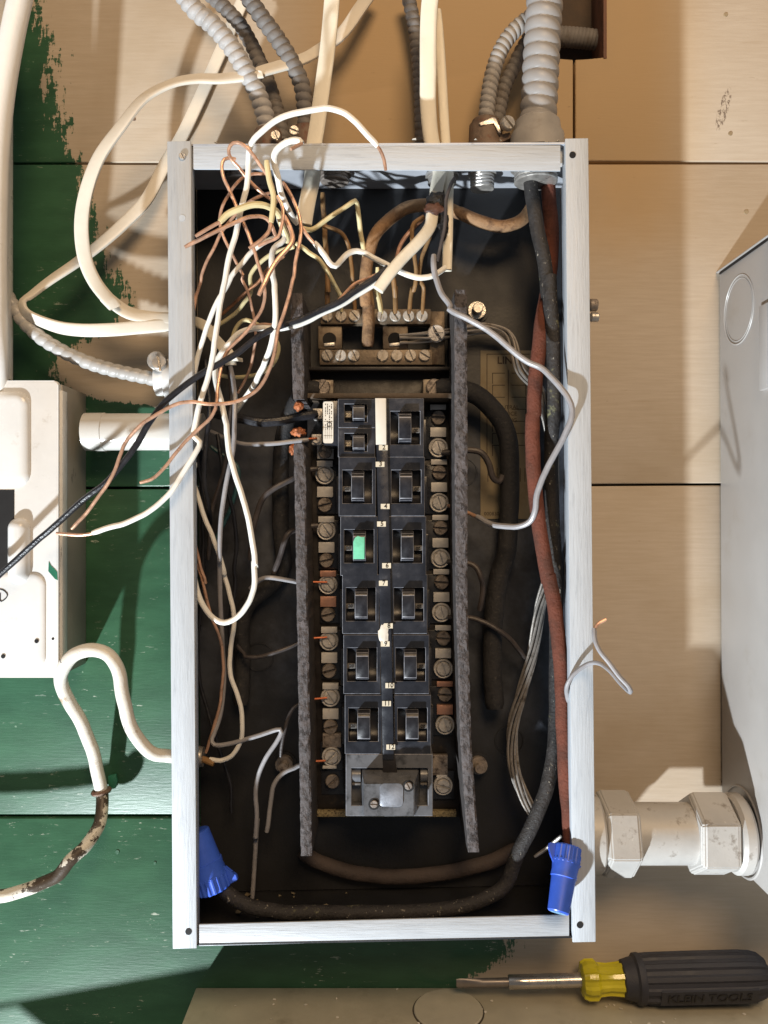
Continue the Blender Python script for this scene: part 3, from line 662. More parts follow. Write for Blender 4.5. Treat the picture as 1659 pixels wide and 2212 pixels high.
for k in range(4):
    x = sx0+.0018+k*.0018; 
    for q in range(14):
        if random.random() < .8: prism(b, wrect(x, sz1-.003-q*.0017, x+.0008, sz1-.0021-q*.0017+random.uniform(-.0002,.0004)), .0680, .06835)
    prism(b, wrect(x, sz0+.004, x+.0002, sz0+.012), .0680, .06835)
for f in (.18, .38, .52): prism(b, wrect(sx0+.0006, sz0+(sz1-sz0)*f-.0001, sx1-.0006, sz0+(sz1-sz0)*f+.0001), .0680, .06835)
torus(b, ((sx0+sx1)/2+.001, -.0682, sz0+(sz1-sz0)*.45), OUT, .0019, .00035, 18, 5)
put('fine_print', b, INKB, stk)
for (x, y) in ((395,740),(390,880)):
    b = bmesh.new(); prism(b, poly('E', [(x-34,y-28),(x+20,y-28),(x+20,y+28),(x-34,y+28)], .040), .02, .040, .0006); lg = put('wire_lug', b, SCREW, tw)
    b = bmesh.new(); screw_head(b, PC('E', x-8, y, .040), OUT, px(9, .04), .0018, .3, 14); put('screw', b, SCREW, lg)
b = bmesh.new(); prism(b, poly('E', [(385,905),(475,905),(475,985),(385,985)], .026), .014, .026, .0006); lg = put('mounting_foot', b, CLIP, tw)
b = bmesh.new(); screw_head(b, PC('E', 430, 948, .0262), OUT, px(15, .03), .003, 1.3, 18); put('screw', b, SCREWD, lg)
# wide linked breaker at the bottom
(mx0, mz1), (mx1, mz0) = XZ(747,1629,HF), XZ(935,1763,HF)
pm = ((mx0+mx1)/2, 0, (mz0+mz1)/2)
mb = thing('circuit_breaker', pm, 'wide black linked breaker with a square plate on its handle at the bottom', 'circuit breaker')
def q6(x, y): return XZ(*cv('T6', x, y), HF)
(rx0, rz1), (rx1, rz0) = q6(537,555), q6(1225,890)
b = bmesh.new(); framed(b, mx0, mx1, mz0, mz1, .019, HF, rx0, rx1, rz0, rz1, HF-.012, .0007); put('case', b, mat('grey_bakelite', (.115,.118,.128), .34, var=.2, vs=50, bump=.06, dirt=(.03,.03,.03), damt=(.5,.7), ds=40), mb)
bpy.data.objects[COL.objects[-1].name].data.materials.append(EDGE)
MG = MATS['grey_bakelite']
b = bmesh.new()
(hx0, hz1), (hx1, hz0) = q6(622,560), q6(1158,940)
ht = HF+.016
def hexa(bm, lo, hi, h0, h1, bev):
    a = [bm.verts.new((x, -h1, z)) for x, z in hi]; c = [bm.verts.new((x, -h0, z)) for x, z in lo]
    fs = [bm.faces.new(a), bm.faces.new(c[::-1])]
    for i in range(4): fs.append(bm.faces.new((a[i], c[i], c[(i+1) % 4], a[(i+1) % 4])))
    bmesh.ops.bevel(bm, geom=list({e for f in fs for e in f.edges}), offset=bev, segments=2, affect='EDGES')
hexa(b, wrect(hx0, hz0, hx1, hz1), wrect(hx0+.003, hz0+.0012, hx1-.006, hz1-.0075), HF-.011, ht, .0007); hd_ = put('linked_handle', b, MG, mb)
(sx0_, sz1_), (sx1_, sz0_) = XZ(*cv('T6',790,690),ht), XZ(*cv('T6',1000,900),ht)
b = bmesh.new(); prism(b, rrect(sx0_, sz0_, sx1_, sz1_, .0035), ht-.001, ht+.0010, .0004); put('handle_plate', b, mat('brushed_plate', (.24,.255,.29), .3, metal=.3, var=.4, vs=60, bump=.1), hd_)
for x, y, a in ((1050,712,.5),(740,875,1.5)):
    b = bmesh.new(); cyl(b, PC('T6', x, y, ht-.0008), OUT, px(12, HF), .0013, 20); put('screw_well', b, HOLE, hd_)
    b = bmesh.new(); screw_head(b, PC('T6', x, y, ht), OUT, px(8, HF), .0016, a, 16); put('screw', b, SCREWD, hd_)
for x0, x1 in ((540,618),(1160,1222)):
    b = bmesh.new(); (a0, b1), (a1, b0) = q6(x0,560), q6(x1,690)
    n = 10; vs = []
    for i in range(n+1):
        t = i/n; z = b1+(b0-b1)*t; hh = HF-.011+.010*math.sin(math.pi*min(1, t*.8+.2)*.75)
        vs.append([b.verts.new((x, -hh, z)) for x in (a0, a1)]+[b.verts.new((a1, -HF+.0115, z)), b.verts.new((a0, -HF+.0115, z))])
    for i in range(n):
        for k in range(4): b.faces.new((vs[i][k], vs[i][(k+1) % 4], vs[i+1][(k+1) % 4], vs[i+1][k]))
    b.faces.new(vs[0]); b.faces.new(vs[-1][::-1]); put('toggle_barrel', b, MG, mb)
    b = bmesh.new(); prism(b, [q6(x0,700), q6(x1,700), q6(x1,720), q6(x0,720)], HF-.011, HF-.0035, .0003); put('rating_tag', b, MATS['tag_grey'], mb)
b = bmesh.new(); prism(b, [q6(815,400), q6(920,395), q6(950,600), q6(820,605)], HF-.008, HF+.0005, .0005); put('link_clip', b, BASE, mb)
b = bmesh.new(); prism(b, [q6(835,952), q6(935,952), q6(935,984), q6(835,984)], HF+.0001, HF+.0012, .0003); put('latch', b, MG, mb)
p1 = PC('H',463,1100,.024); p2 = PC('H',468,1232,.022); p3 = PC('H',1066,1257,.024)
for p, big in ((p1,1),(p2,0),(p3,1)):
    b = bmesh.new(); s = 1 if p.x > 0 else -1; prism(b, wrect(p.x-.011, p.z-.014, p.x+.011, p.z+.013), .012, -p.y-.003, .0006); put('terminal_block', b, BAKE, mb)
    if big: 
        b = bmesh.new(); lathe(b, p+Vector((0,.003,0)), OUT, [(0,.0092),(.0032,.0092),(.0038,.0086),(.0036,.0076),(.0020,.0072)], 26); put('terminal_washer', b, SCREW, mb)
    b = bmesh.new(); screw_head(b, p+Vector((0,.0008,0)), OUT, .0067, .0036, .2+p.x*20, 20); put('screw', b, SCREW if big else SCREWD, mb)
for c, x0, y0, x1, y1 in (('H',415,975,515,1050),('H',415,1150,490,1165),('H',1003,1090,1090,1200),('H',1030,1195,1088,1215)):
    b = bmesh.new(); prism(b, poly(c, [(x0,y0),(x1,y0),(x1,y1),(x0,y1)], .024), .0195, .0245, .0004); put('terminal_plate', b, SCREWD if y1-y0 > 40 else CLIP, mb)
def pillow(bm, x0, z0, x1, z1, r, h0, h1, run):
    rings = []
    for k in range(7):
        a = math.pi/2*k/6; ins = run*(1-math.cos(a)); hh = h0+(h1-h0)*math.sin(a)
        rings.append([bm.verts.new((x, -hh, z)) for x, z in rrect(x0+ins, z0+ins, x1-ins, z1-ins, max(r-ins, .0004), 8)])
    n = len(rings[0])
    for q in range(6):
        for i in range(n): bm.faces.new((rings[q][i], rings[q][(i+1) % n], rings[q+1][(i+1) % n], rings[q+1][i]))
    bm.faces.new(rings[-1]); bm.faces.new(rings[0][::-1])
# ================================================================== SWITCH BOX AT THE LEFT
HS = .066
sw = thing('switch_box', P(20, 1140, 0), 'white enamelled switch box with a rounded lever at the left edge', 'switch box')
side = mat('white_enamel_shaded_side', (.30,.28,.245), .45, var=.08, vs=30, bump=.1, dirt=(.03,.032,.03), damt=(.60,.66), ds=22, dstretch=(1,1,.5), dmax=.9)  # white enamel with the shade of the right side put into its colour
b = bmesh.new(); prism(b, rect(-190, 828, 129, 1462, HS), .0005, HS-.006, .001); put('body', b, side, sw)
b = bmesh.new(); prism(b, rect(-190, 842, 132, 1440, HS), HS-.0150, HS-.0035, .0008); put('lid_lip', b, WHITE_EDGE, sw)
(x0, z1), (x1, z0) = XZ(-190,822,HS), XZ(126,1464,HS)
b = bmesh.new(); prism(b, rrect(x0, z0, x1, z1, .004), HS-.0058, HS, .0013); lid = put('lid', b, WHITE, sw)
(x0, z1), (x1, z0) = XZ(-190,846,HS), XZ(66,1052,HS)
b = bmesh.new(); pillow(b, x0, z0, x1, z1, .012, HS-.0005, HS+.0050, .0085); put('raised_panel', b, WHITE, lid)
(x0, z1), (x1, z0) = XZ(-190,1236,HS), XZ(100,1446,HS)
b = bmesh.new(); pillow(b, x0, z0, x1, z1, .012, HS-.0005, HS+.0022, .0060); put('raised_panel', b, WHITE, lid)
b = bmesh.new(); prism(b, rect(-60, 1058, 31, 1249, HS), HS-.002, HS+.0004); put('lever_slot', b, HOLE, lid)
(x0, z1), (x1, z0) = XZ(18,1118,HS), XZ(67,1262,HS)
b = bmesh.new(); pillow(b, x0, z0, x1, z1, .0098, HS-.001, HS+.0085, .0090); put('lever', b, WHITE, sw)
for x, y, r in ((205,473,4.6),(25,555,4.6)):
    b = bmesh.new(); cyl(b, PC('G', x, y, HS-.0004), OUT, px(r, HS), .0032, 16); put('screw_hole', b, HOLE, lid)
b = bmesh.new(); cyl(b, PC('G', 287, 463, HS-.0004), OUT, px(3, HS), .0006, 12); put('screw_hole', b, HOLE, lid)
b = bmesh.new(); prism(b, poly('T8', [(440,352),(462,392),(492,420),(516,448),(520,520),(498,512),(470,480),(436,440)], HS), HS-.0005, HS+.0004); put('green_paint', b, DKGREEN, lid)
b = bmesh.new(); tube(b, [('T8', [(-10,600,HS+.0024),(30,612,HS+.0024),(62,640,HS+.0024),(66,664,HS+.0024),(40,696,HS+.0024),(4,714,HS+.0024),(0,670,HS+.0024),(2,640,HS+.0024)])], 2.6, 6, .002); put('pen_mark', b, INKB, lid)
# pipe from the switch box to the panel
b = bmesh.new(); a = P(186, 933, .036); lathe(b, a, RT, [(0,px(41,.036)),(.018,px(41.5,.036)),(.0185,px(40,.036)),(.110,px(40,.036))], 30)
put('conduit_nipple', b, mat('grey_white_pipe_paint', (.60,.58,.54), .22, var=.05, vs=20, bump=.05, dirt=(.38,.34,.29), damt=(.6,.8), ds=30, dmax=.5), None, 'short white painted pipe joining the left switch box to the panel', 'pipe')
# ================================================================== LARGE BOX AT THE RIGHT (its left side is seen)
X0 = .3278
rb = thing('grey_cabinet', (X0+.15, 0, -.05), 'deep grey steel cabinet at the right edge, showing its side with a round knockout', 'cabinet')
zt, zb = .2337, -.330
b = bmesh.new(); prism(b, [(X0,zt),(X0+.30,zt),(X0+.30,zb),(X0+.0025,zb)], .0035, .122, .0015); put('body', b, GALV, rb)
b = bmesh.new(); prism(b, [(X0-.002,zt+.002),(X0+.302,zt+.002),(X0+.302,zt+.0005),(X0-.002,zt+.0005)], .0005, .120, .0005); put('top_seam', b, GALV, rb)
b = bmesh.new(); prism(b, [(X0-.0012,zt-.0004),(X0+.001,zt-.0004),(X0+.001,zt-.0022),(X0-.0012,zt-.0022)], .006, .117); put('seam_gap', b, HOLE, rb)
b = bmesh.new(); prism(b, [(X0-.004,zt+.003),(X0+.304,zt+.003),(X0+.304,zb-.002),(X0-.002,zb-.002)], .112, .126, .0015); put('cover', b, GALV, rb)
LEFT = Vector((-1,0,0))
ko = bmesh.new(); c = Vector((X0, -.047, .187)); torus(ko, c, LEFT, .0315, .0007, 44, 6); torus(ko, c-LEFT*.0001, LEFT, .0285, .0004, 44, 6); put('knockout_ring', ko, GALV, rb)
for z in (.155, .135): 
    b = bmesh.new(); cyl(b, Vector((X0+.001, -.094, z+.016)), LEFT, .0016, .0016, 10); put('rivet', b, RUST, rb)
b = bmesh.new(); prism(b, wrect(X0-.003, .105, X0+.002, .178), .094, .110, .0008); put('hinge', b, GALV, rb)
ko = bmesh.new(); torus(ko, Vector((X0-.0002+.0022, -.050, -.294)), LEFT, .040, .0014, 44, 6); put('knockout_ring', ko, GALV, rb)
# ================================================================== HEAVY NIPPLE AND NUTS, LOWER RIGHT
hp = .060; pa = P(1260, 1800, hp)
nip = thing('pipe_nipple', pa, 'thick painted pipe nipple with big hexagonal nuts joining panel and right cabinet', 'pipe')
def ux(u): return P(u, 1800, hp).x
b = bmesh.new(); cyl(b, (ux(1262), -hp, pa.z), RT, px(64, hp), ux(1606)-ux(1262), 36); put('pipe', b, PIPEP, nip)
def nut(u0, u1, r, sides, rot, name, bev=.003):
    b = bmesh.new(); ln = ux(u1)-ux(u0); t = RT; A = []; 
    prof = [(0, r-bev), (bev, r), (ln-bev, r), (ln, r-bev)]; rings = []
    for d, rr in prof:
        rings.append([b.verts.new(Vector((ux(u0)+d, -hp+math.cos(rot+2*math.pi*k/sides)*rr, pa.z+math.sin(rot+2*math.pi*k/sides)*rr)) ) for k in range(sides)])
    for q in range(3):
        for k in range(sides): b.faces.new((rings[q][k], rings[q][(k+1) % sides], rings[q+1][(k+1) % sides], rings[q+1][k]))
    b.faces.new(rings[0][::-1]); b.faces.new(rings[-1])
    bmesh.ops.recalc_face_normals(b, faces=b.faces[:]); bmesh.ops.bevel(b, geom=[e for e in b.edges], offset=.0012, segments=2, affect='EDGES')
    put(name, b, PIPEP, nip, sharp=18)
nut(1293, 1366, px(90, hp), 6, .25, 'lock_nut'); nut(1488, 1572, px(89, hp), 6, .5, 'lock_nut')
b = bmesh.new(); cyl(b, (ux(1255), -hp, pa.z), RT, px(84, hp), ux(1292)-ux(1255), 40, .002); put('washer', b, PIPEP, nip)
b = bmesh.new(); cyl(b, (ux(1574), -hp, pa.z), RT, px(84, hp), ux(1606)-ux(1574), 40, .003); put('washer', b, PIPEP, nip)
# ================================================================== TROUGH BELOW AND SCREWDRIVER
ZG = -.4665
gut = thing('wiring_trough', (.15, 0, ZG), 'beige metal wiring trough under the panel with a round knockout on top', 'wiring trough')
b = bmesh.new(); prism(b, [(-.1845,ZG),(.75,ZG),(.75,ZG-.12),(-.1845,ZG-.12)], .0006, .088, .0015); put('body', b, BEIGE, gut)
kx = P(968,2192,.036).x
b = bmesh.new(); cyl(b, (kx, -.0385, ZG-.0003), UP, .0336, .0006, 44); put('knockout_gap', b, mat('dirty_gap', (.07,.06,.045), .8), gut)
b = bmesh.new(); cyl(b, (kx, -.0385, ZG-.0003), UP, .0322, .0024, 44, .0008); put('knockout_disc', b, mat('pale_beige_disc', (.50,.465,.37), .45, var=.06, bump=.08, dirt=(.36,.32,.24), damt=(.55,.75), ds=30, dmax=.6), gut)
cover = bmesh.new()  # plate added out of frame, outline back-projected from the shadow wedge it casts
def back(u, v, h=.085):
    p = P(u, v, 0); k = h/(1.40-h); return ((p.x-1.366*k)/(1+k), (p.z-2.305*k)/(1+k))
prism(cover, [back(-60,2176), back(40,2160), back(480,2080), back(560,2060), back(560,2330), back(235,2330), back(40,2168), back(-60,2182)], .083, .085); put('shadow_plate', cover, BEIGE, None, 'added plate out of frame that casts the lower left shadow wedge', 'shadow caster')
# flakes lying on the trough and on the panel floor
def flakes(name, n, xr, hr, z, m, smin, smax, label):
    b = bmesh.new()
    for i in range(n):
        c = Vector((random.uniform(*xr), -random.uniform(*hr), z)); k = random.randint(4, 6); s = random.uniform(smin, smax); a0 = random.random()*6
        top = [b.verts.new(c+Vector((math.cos(a0+6.28*j/k)*s*random.uniform(.6,1.2), math.sin(a0+6.28*j/k)*s*random.uniform(.6,1.2), random.uniform(.0004,.0014)))) for j in range(k)]
        bot = [b.verts.new(v.co-Vector((0,0,.0004))) for v in top]
        b.faces.new(top); b.faces.new(bot[::-1])
        for j in range(k): b.faces.new((top[j], bot[j], bot[(j+1) % k], top[(j+1) % k]))
    return put(name, b, m, None, label, 'debris', None, 'stuff')
flakes('paint_flakes', 34, (-.15,.40), (.004,.062), ZG+.0002, STICK, .0006, .0020, 'small paint flakes scattered on top of the trough')
flakes('lip_crumbs', 16, (-.15,.17), (.084,.098), .3212, STICK, .0008, .0026, 'crumbs of paint lying along the top edge of the panel')
flakes('insulation_crumbs', 46, (-.15,.13), (.008,.070), -.3705, PAPER, .0010, .0042, 'crumbs of old insulation lying on the floor of the panel')
sd = thing('screwdriver', P(1256, 2113, .027), 'screwdriver with yellow neck and dark grey rubber grip lying on the trough', 'screwdriver')
hsd = .0275
A_ = P(986, 2124, hsd); B_ = P(1652, 2107, hsd); ax = (B_-A_).normalized()
def at(u): return A_+(B_-A_)*((u-986)/(1652-986))
Rg = px(51, hsd)
b = bmesh.new()
L_ = (at(1100)-at(986)).length
n_, b_ = frame(ax, OUT)
rows = []
for d, wv, tk in ((0,9,1.2),(L_*.10,10,2.0),(L_*.40,10,6.5),(L_*.5,9,8.5),(L_,9,8.8)):
    q = at(986)+ax*d; a = px(wv, hsd); c = px(tk, hsd)
    rows.append([b.verts.new(q+n_*(c*math.cos(t))+b_*(a*math.sin(t))) for t in [2*math.pi*k/12 for k in range(12)]])
for i in range(len(rows)-1):
    for k in range(12): b.faces.new((rows[i][k], rows[i][(k+1) % 12], rows[i+1][(k+1) % 12], rows[i+1][k]))
b.faces.new(rows[0][::-1]); b.faces.new(rows[-1]); put('blade', b, mat('grey_blade_steel', (.26,.23,.21), .4, metal=.6, bump=.05), sd)
b = bmesh.new(); ls = (at(1258)-at(1098)).length; r1 = px(14.5, hsd); lathe(b, at(1098), ax, [(0,r1*.9),(.001,r1),(.0185,r1),(.0187,r1*.97),(.0193,r1*.97),(.0195,r1),(ls*.62,r1),(ls*.622,r1*.97),(ls*.635,r1*.97),(ls*.637,r1),(ls,r1)], 28); put('shaft', b, STEEL, sd)
def pu(u): return (at(u)-at(1254)).length if u >= 1254 else 0
b = bmesh.new(); lathe(b, at(1254), ax, [(0,Rg*.50),(.0015,Rg*.70),(.006,Rg*.80),(.014,Rg*.80),(.017,Rg*.66),(.026,Rg*.62),(.036,Rg*.66),(pu(1350),Rg*.70),(pu(1386),Rg*.72)], 48, None, 8, .12); put('neck', b, YELLOW, sd, sharp=25)
def g_(u): return (at(u)-at(1342)).length
b = bmesh.new(); lathe(b, at(1342), ax, [(0,Rg*.66),(.001,Rg*.74),(g_(1368),Rg*.86),(g_(1372),Rg*.98),(g_(1382),Rg*1.0),(g_(1386),Rg*.965)], 36); put('grip_collar', b, GRIP, sd)
b = bmesh.new(); lathe(b, at(1342), ax, [(g_(1384),Rg*.96),(g_(1400),Rg*.985),(g_(1480),Rg*1.0),(g_(1600),Rg*1.0),(g_(1625),Rg*.97),(g_(1640),Rg*.89),(g_(1650),Rg*.74),(g_(1655),Rg*.52)], 72, None, 12, .075); gp = put('grip', b, GRIP, sd, sharp=30)
tv = OUT*.93-UP*.36; tv = (tv-ax*tv.dot(ax)).normalized()
b = bmesh.new(); lp = at(1515)+tv*(Rg*.955); ty = tv.cross(ax)
q8 = [(-.045,-.0085),(.045,-.0085),(.045,.0085),(-.045,.0085)]
lo = [b.verts.new(lp+ax*x+ty*y-tv*.002) for x, y in q8]; hi = [b.verts.new(lp+ax*x+ty*y+tv*.0006) for x, y in q8]
b.faces.new(hi); b.faces.new(lo[::-1])
for k in range(4): b.faces.new((lo[k], lo[(k+1) % 4], hi[(k+1) % 4], hi[k]))
put('name_panel', b, GRIP, gp)
text('lettering', 'KLEIN TOOLS', px(30, .05), mat('moulded_lettering', (.010,.009,.010), .4, bump=0), lp+tv*.0009, ax, tv.cross(ax), gp, .0005, .0001)
# ================================================================== FLEXIBLE CONDUITS
FG = 'grey flexible steel conduits above the panel'
flex('flexible_conduit', 'pale grey corrugated conduit at upper left, foremost of the three there', mat('light_flexible_steel', (.42,.40,.385), .55, metal=.0, var=.14, vs=40, bump=.10, dirt=(.27,.235,.2), damt=(.52,.72), ds=40, dmax=.8), 42, 18, [('A', [(960,-70,.075),(1055,55),(1150,135),(1240,240),(1310,350),(1375,470),(1415,570),(1440,670),(1448,760,.055)])], group=FG)
flex('flexible_conduit', 'dusty corrugated conduit squeezed behind the pale one at upper left', FLEXD, 33, 17, [('A', [(1100,-60,.030),(1200,30),(1290,125),(1350,225),(1400,330),(1450,450),(1490,580),(1520,690),(1530,770,.040)])], group=FG)
flex('flexible_conduit', 'dark grey corrugated conduit passing under the crossing flat cable', FLEXD, 38, 18, [('B', [(-10,-50,.060),(80,85),(150,180),(210,270),(265,370),(302,460),(318,560),(325,680),(325,770,.050)])], group=FG)
flex('flexible_conduit', 'thin dark corrugated conduit behind the two bright flat cables', FLEXD, 31, 16, [('B', [(870,-40,.022),(895,60),(912,160),(925,260),(935,380),(945,560),(950,770,.022)])], group=FG)
flex('flexible_conduit', 'tan grey corrugated conduit curving into the clamp with a round screw', FLEX, 35, 15, [('C', [(380,90,.035),(320,135),(255,205),(205,295),(172,395),(152,500),(140,600),(132,720,.050)])], group=FG)
flex('flexible_conduit', 'dark corrugated conduit half hidden between its neighbour and the big conduit', FLEXD, 32, 16, [('C', [(390,170,.022),(330,270),(285,365),(240,460),(212,570),(190,700,.030)])], group=FG)
flex('flexible_conduit', 'widest conduit, pale ribbed plastic, entering the panel top at right', mat('ribbed_plastic_conduit', (.30,.285,.275), .45, var=.07, vs=25, bump=.03, dirt=(.30,.26,.22), damt=(.55,.8), ds=22, dmax=.6), 80, 28, [('C', [(460,-80,.062),(448,80),(438,250),(430,400),(423,550),(412,690,.060)])], group=FG, depth=.15, lean=1.0)
flex('flexible_conduit', 'white painted corrugated conduit sloping into the left side of the panel', FLEXW, 31, 21, [('D', [(-60,-60,.050),(0,40),(60,140),(130,245),(220,330),(340,405),(450,455),(560,492),(680,522),(800,548),(880,565,.045)])], depth=.2)
# connectors
def collar(name, label, p, axis, prof, m, extra=None, cat='connector'):
    b = bmesh.new(); lathe(b, p, axis, prof, 28)
    o = put(name, b, m, None, label, cat, 'conduit connectors on the panel')
    for nm, bb, mm in extra or []: put(nm, bb, mm, o)
    return o
def scr(p, axis, r, ht, ang): b = bmesh.new(); screw_head(b, p, axis, r, ht, ang, 16); return b
DN = Vector((0,0,-1))
collar('conduit_connector', 'rusty connector under the pale conduit at upper left', PC('A',1447,705,.055), DN, [(0,.0112),(.002,.0125),(.018,.0130),(.0185,.016),(.026,.016)], RUST, [('screw', scr(PC('A',1490,735,.072), OUT, .0045, .003, .4), ZINC)])
collar('conduit_connector', 'rusty connector under the dark conduit beside the flat cable', PC('B',325,690,.050), DN, [(0,.0105),(.002,.0115),(.020,.0120),(.0205,.015),(.028,.015)], RUST, [('screw', scr(PC('B',262,710,.066), OUT, .0045, .003, 1.2), ZINC)])
cl = collar('conduit_connector', 'rust brown clamp connector with a bright round screw at its side', PC('C',134,650,.050), DN, [(0,.0115),(.001,.0125),(.004,.0125),(.005,.0150),(.026,.0160),(.0262,.018),(.032,.018)], RUST, [('clamp_screw', scr(PC('C',247,672,.066), (OUT+RT*.35).normalized(), .0066, .005, .8), ZINC)])
b = bmesh.new(); prism(b, poly('C', [(95,668),(170,635),(190,640),(212,700),(218,722),(200,720),(180,665),(110,685)], .064), .050, .0655, .0006); put('clamp_strap', b, ZINC, cl)
b = bmesh.new(); prism(b, poly('C', [(150,770),(180,735),(265,715),(275,745),(220,772)], .060), .046, .061, .0008); put('clamp_jaw', b, RUST, cl)
collar('conduit_connector', 'wide grey connector joining the big ribbed conduit to the panel top', PC('C',412,652,.060), DN, [(0,.0185),(.002,.0205),(.010,.0215),(.014,.0242),(.030,.0248),(.031,.0235),(.042,.0235)], FLEX)
collar('conduit_connector', 'white connector on the left side of the panel with a shiny screw', PC('D',842,560,.046), RT, [(0,.0125),(.001,.0145),(.010,.0150),(.0105,.0195),(.024,.0195)], WHITE, [('screw', scr(PC('D',868,478,.060), (OUT+UP*.3).normalized(), .0072, .006, .2), ZINC), ('screw_boss', (lambda bb: (cyl(bb, PC('D',868,470,.044), OUT, .0085, .016, 20, .001), bb)[1])(bmesh.new()), ZINC)])
for c, x, y, lab in (('R1',1425,310,'upper dark bolt'),('R1',1440,440,'lower brass clip')):
    b = bmesh.new(); cyl(b, PC(c, x-40, y, .055), RT, .0058 if 'bolt' in lab else .0046, .0075, 14, .001); put('side_bolt', b, SCREWD if 'bolt' in lab else ZINC, None, lab+' sticking out of the right side of the panel', 'bolt')
# lock nuts and bushings under the top wall, inside
def locknut(label, p, r, m, rings=1):
    b = bmesh.new(); prof = [(0, r*1.25), (.0025, r*1.25), (.0026, r*1.02)]
    for k in range(rings): prof += [(.003+.0032*k, r*1.02), (.0038+.0032*k, r*1.06), (.0052+.0032*k, r*1.06), (.006+.0032*k, r*1.0)]
    lathe(b, p, DN, prof, 30); put('lock_nut', b, m, None, label, 'lock nut', 'lock nuts under the panel top')
zi = XZ(829,313,HB)[1]-.001
locknut('large threaded bushing under the panel top where the thick black cable enters', Vector((PC('C',405,950,.060).x, -.060, zi)), .0185, ZINC, 4)
locknut('small bright lock nut above the brown scorched cable', Vector((PC('C',115,1050,.045).x, -.045, zi)), .0105, ZINC, 4)
locknut('dull lock nut behind the scorched cable sheaths', Vector((PC('B',1060,960,.040).x, -.040, zi)), .0125, ZINC, 2)
locknut('dark lock nut in the upper left interior corner of the panel', Vector((PC('B',-40,960,.045).x, -.045, zi)), .0125, SCREWD, 2)
locknut('dark lock nut right of the left flat cable inside the panel', Vector((PC('B',480,960,.045).x, -.045, zi)), .0125, SCREWD, 2)
# ================================================================== FLAT CABLES
FC = 'flat sheathed cables around the panel'
flat('flat_cable', 'cream flat cable dropping into the panel top left of centre', NM, 35, .34, [('B', [(470,-60,.060),(456,120),(440,280),(424,400),(405,540),(386,680),(370,780,.064)]), ('T1', [(1392,480,.070),(1375,640,.076),(1340,800,.078),(1310,960,.080),(1290,1090,.080)])], (10,8,5,0,-8), group=FC)
s2 = flat('flat_cable', 'bright flat cable into the panel top, its end scorched and bent left', NM, 35, .5, [('B', [(1002,-60,.075),(990,60),(985,200),(985,420),(985,580),(1005,770)]), ('T2', [(1430,180,.066),(1405,340,.068),(1375,520,.072),(1350,660,.076),(1325,790,.080),(1215,940,.086),(1020,1140,.092),(880,1310,.096),(765,1470,.098)])], (0,5,0,0,-10,-25,-20,-10,0), group=FC, taper=(1.05,1.05,1.05,1,.95,.8,.74,.72,.72))
flat('flat_cable', 'narrow flat cable seen edge on, running right of the bright one', NM, 21, .6, [('B', [(1030,60,.052),(1040,150),(1055,350),(1066,550),(1080,770)]), ('T2', [(1530,200,.062),(1525,500),(1522,850),(1515,1100),(1510,1262,.070)])], (20,0,0,10), group=FC)
flat('flat_cable', 'white flat cable crossing behind the conduits and looping down the left side', NMW, 30, .36, [('B', [(690,-60,.020),(620,40,.028),(520,180,.034),(390,275,.040),(290,325,.052),(60,393,.066)]), ('A', [(1400,398,.066),(1200,425,.066),(1060,425,.068),(930,450,.072),(780,530,.078),(655,680,.084),(535,850,.086),(465,1040,.084),(440,1220,.080),(460,1400,.074),(520,1535,.068),(620,1655,.060)]), ('D', [(560,100,.056),(680,190,.050),(810,222,.046),(930,230,.046)])], (0,10,15,25,35,20,5,-15,-30,-10), group=FC)
flat('flat_cable', 'tan flat cable slanting down behind the panel corner and folding back to its left side', NMW, 28, .36, [('A', [(1330,-40,.008),(1235,180,.008),(1165,340,.009),(1080,530,.010),(985,730,.012),(890,890,.016),(790,1080,.022),(660,1215,.028),(540,1320,.034),(410,1420,.040),(270,1515,.046),(160,1600,.052)]), ('D', [(120,140,.056),(150,205,.056),(300,270,.054),(440,290,.052),(600,288,.050),(760,275,.048),(960,258,.046)])], (0,0,0,0,10,30,50,15,-5), group=FC)
b = bmesh.new(); w = tube(b, [('U', [(52,-40,.088),(28,70,.088),(6,200,.088),(-6,330,.088),(-10,480,.086),(-10,640,.082),(-8,760,.076),(-8,840,.060)])], 50, 18)
put('round_cable', b, mat('white_round_cable', (.84,.82,.78), .5, var=.05, vs=30, bump=.08, dirt=(.5,.45,.38), damt=(.62,.8), ds=50, dmax=.5), None, 'thick white round cable down the far left edge into the switch box', 'cable')
b = bmesh.new(); cyl(b, (-.3765, -.060, .121), UP, .036, .52, 32); put('shadow_pipe', b, WHITE, None, 'added white pipe past the left edge that casts the broad shadow there', 'pipe')  # pipe added beyond the left edge to throw the broad wall shadow
# scorched remains on the burnt cable
shard(('T2',1390,520,.075), CHAR, 'char', s2, (.0085,.0055,.0085), 21)
shard(('T2',1450,620,.072), CHAR, 'char', s2, (.0045,.005,.016), 22)
shard(('T2',1480,760,.074), CHAR, 'char', s2, (.0040,.004,.014), 23)
shard(('T2',1370,600,.079), mat('heat_brown', (.09,.035,.02), .6, var=.4, bump=.4), 'scorch_band', s2, (.0082,.003,.0050), 24)
# cream sheath inside, where the left cable comes in
flat('flat_cable', 'torn cream cable sheath inside the panel at the left, ragged at its end', NM, 24, .4, [('T3', [(380,480,.046),(480,500,.050),(580,560,.056),(650,660,.062),(740,760,.066),(820,850,.068),(835,960,.068)])], (0,-20,-10), group=FC)
flat('sheath_strip', 'ragged strip of torn cream sheath under the black wire', NM, 9, .4, [('T3', [(800,880,.070),(880,890,.072),(960,905,.074)])], (0,40), 'cable scrap')
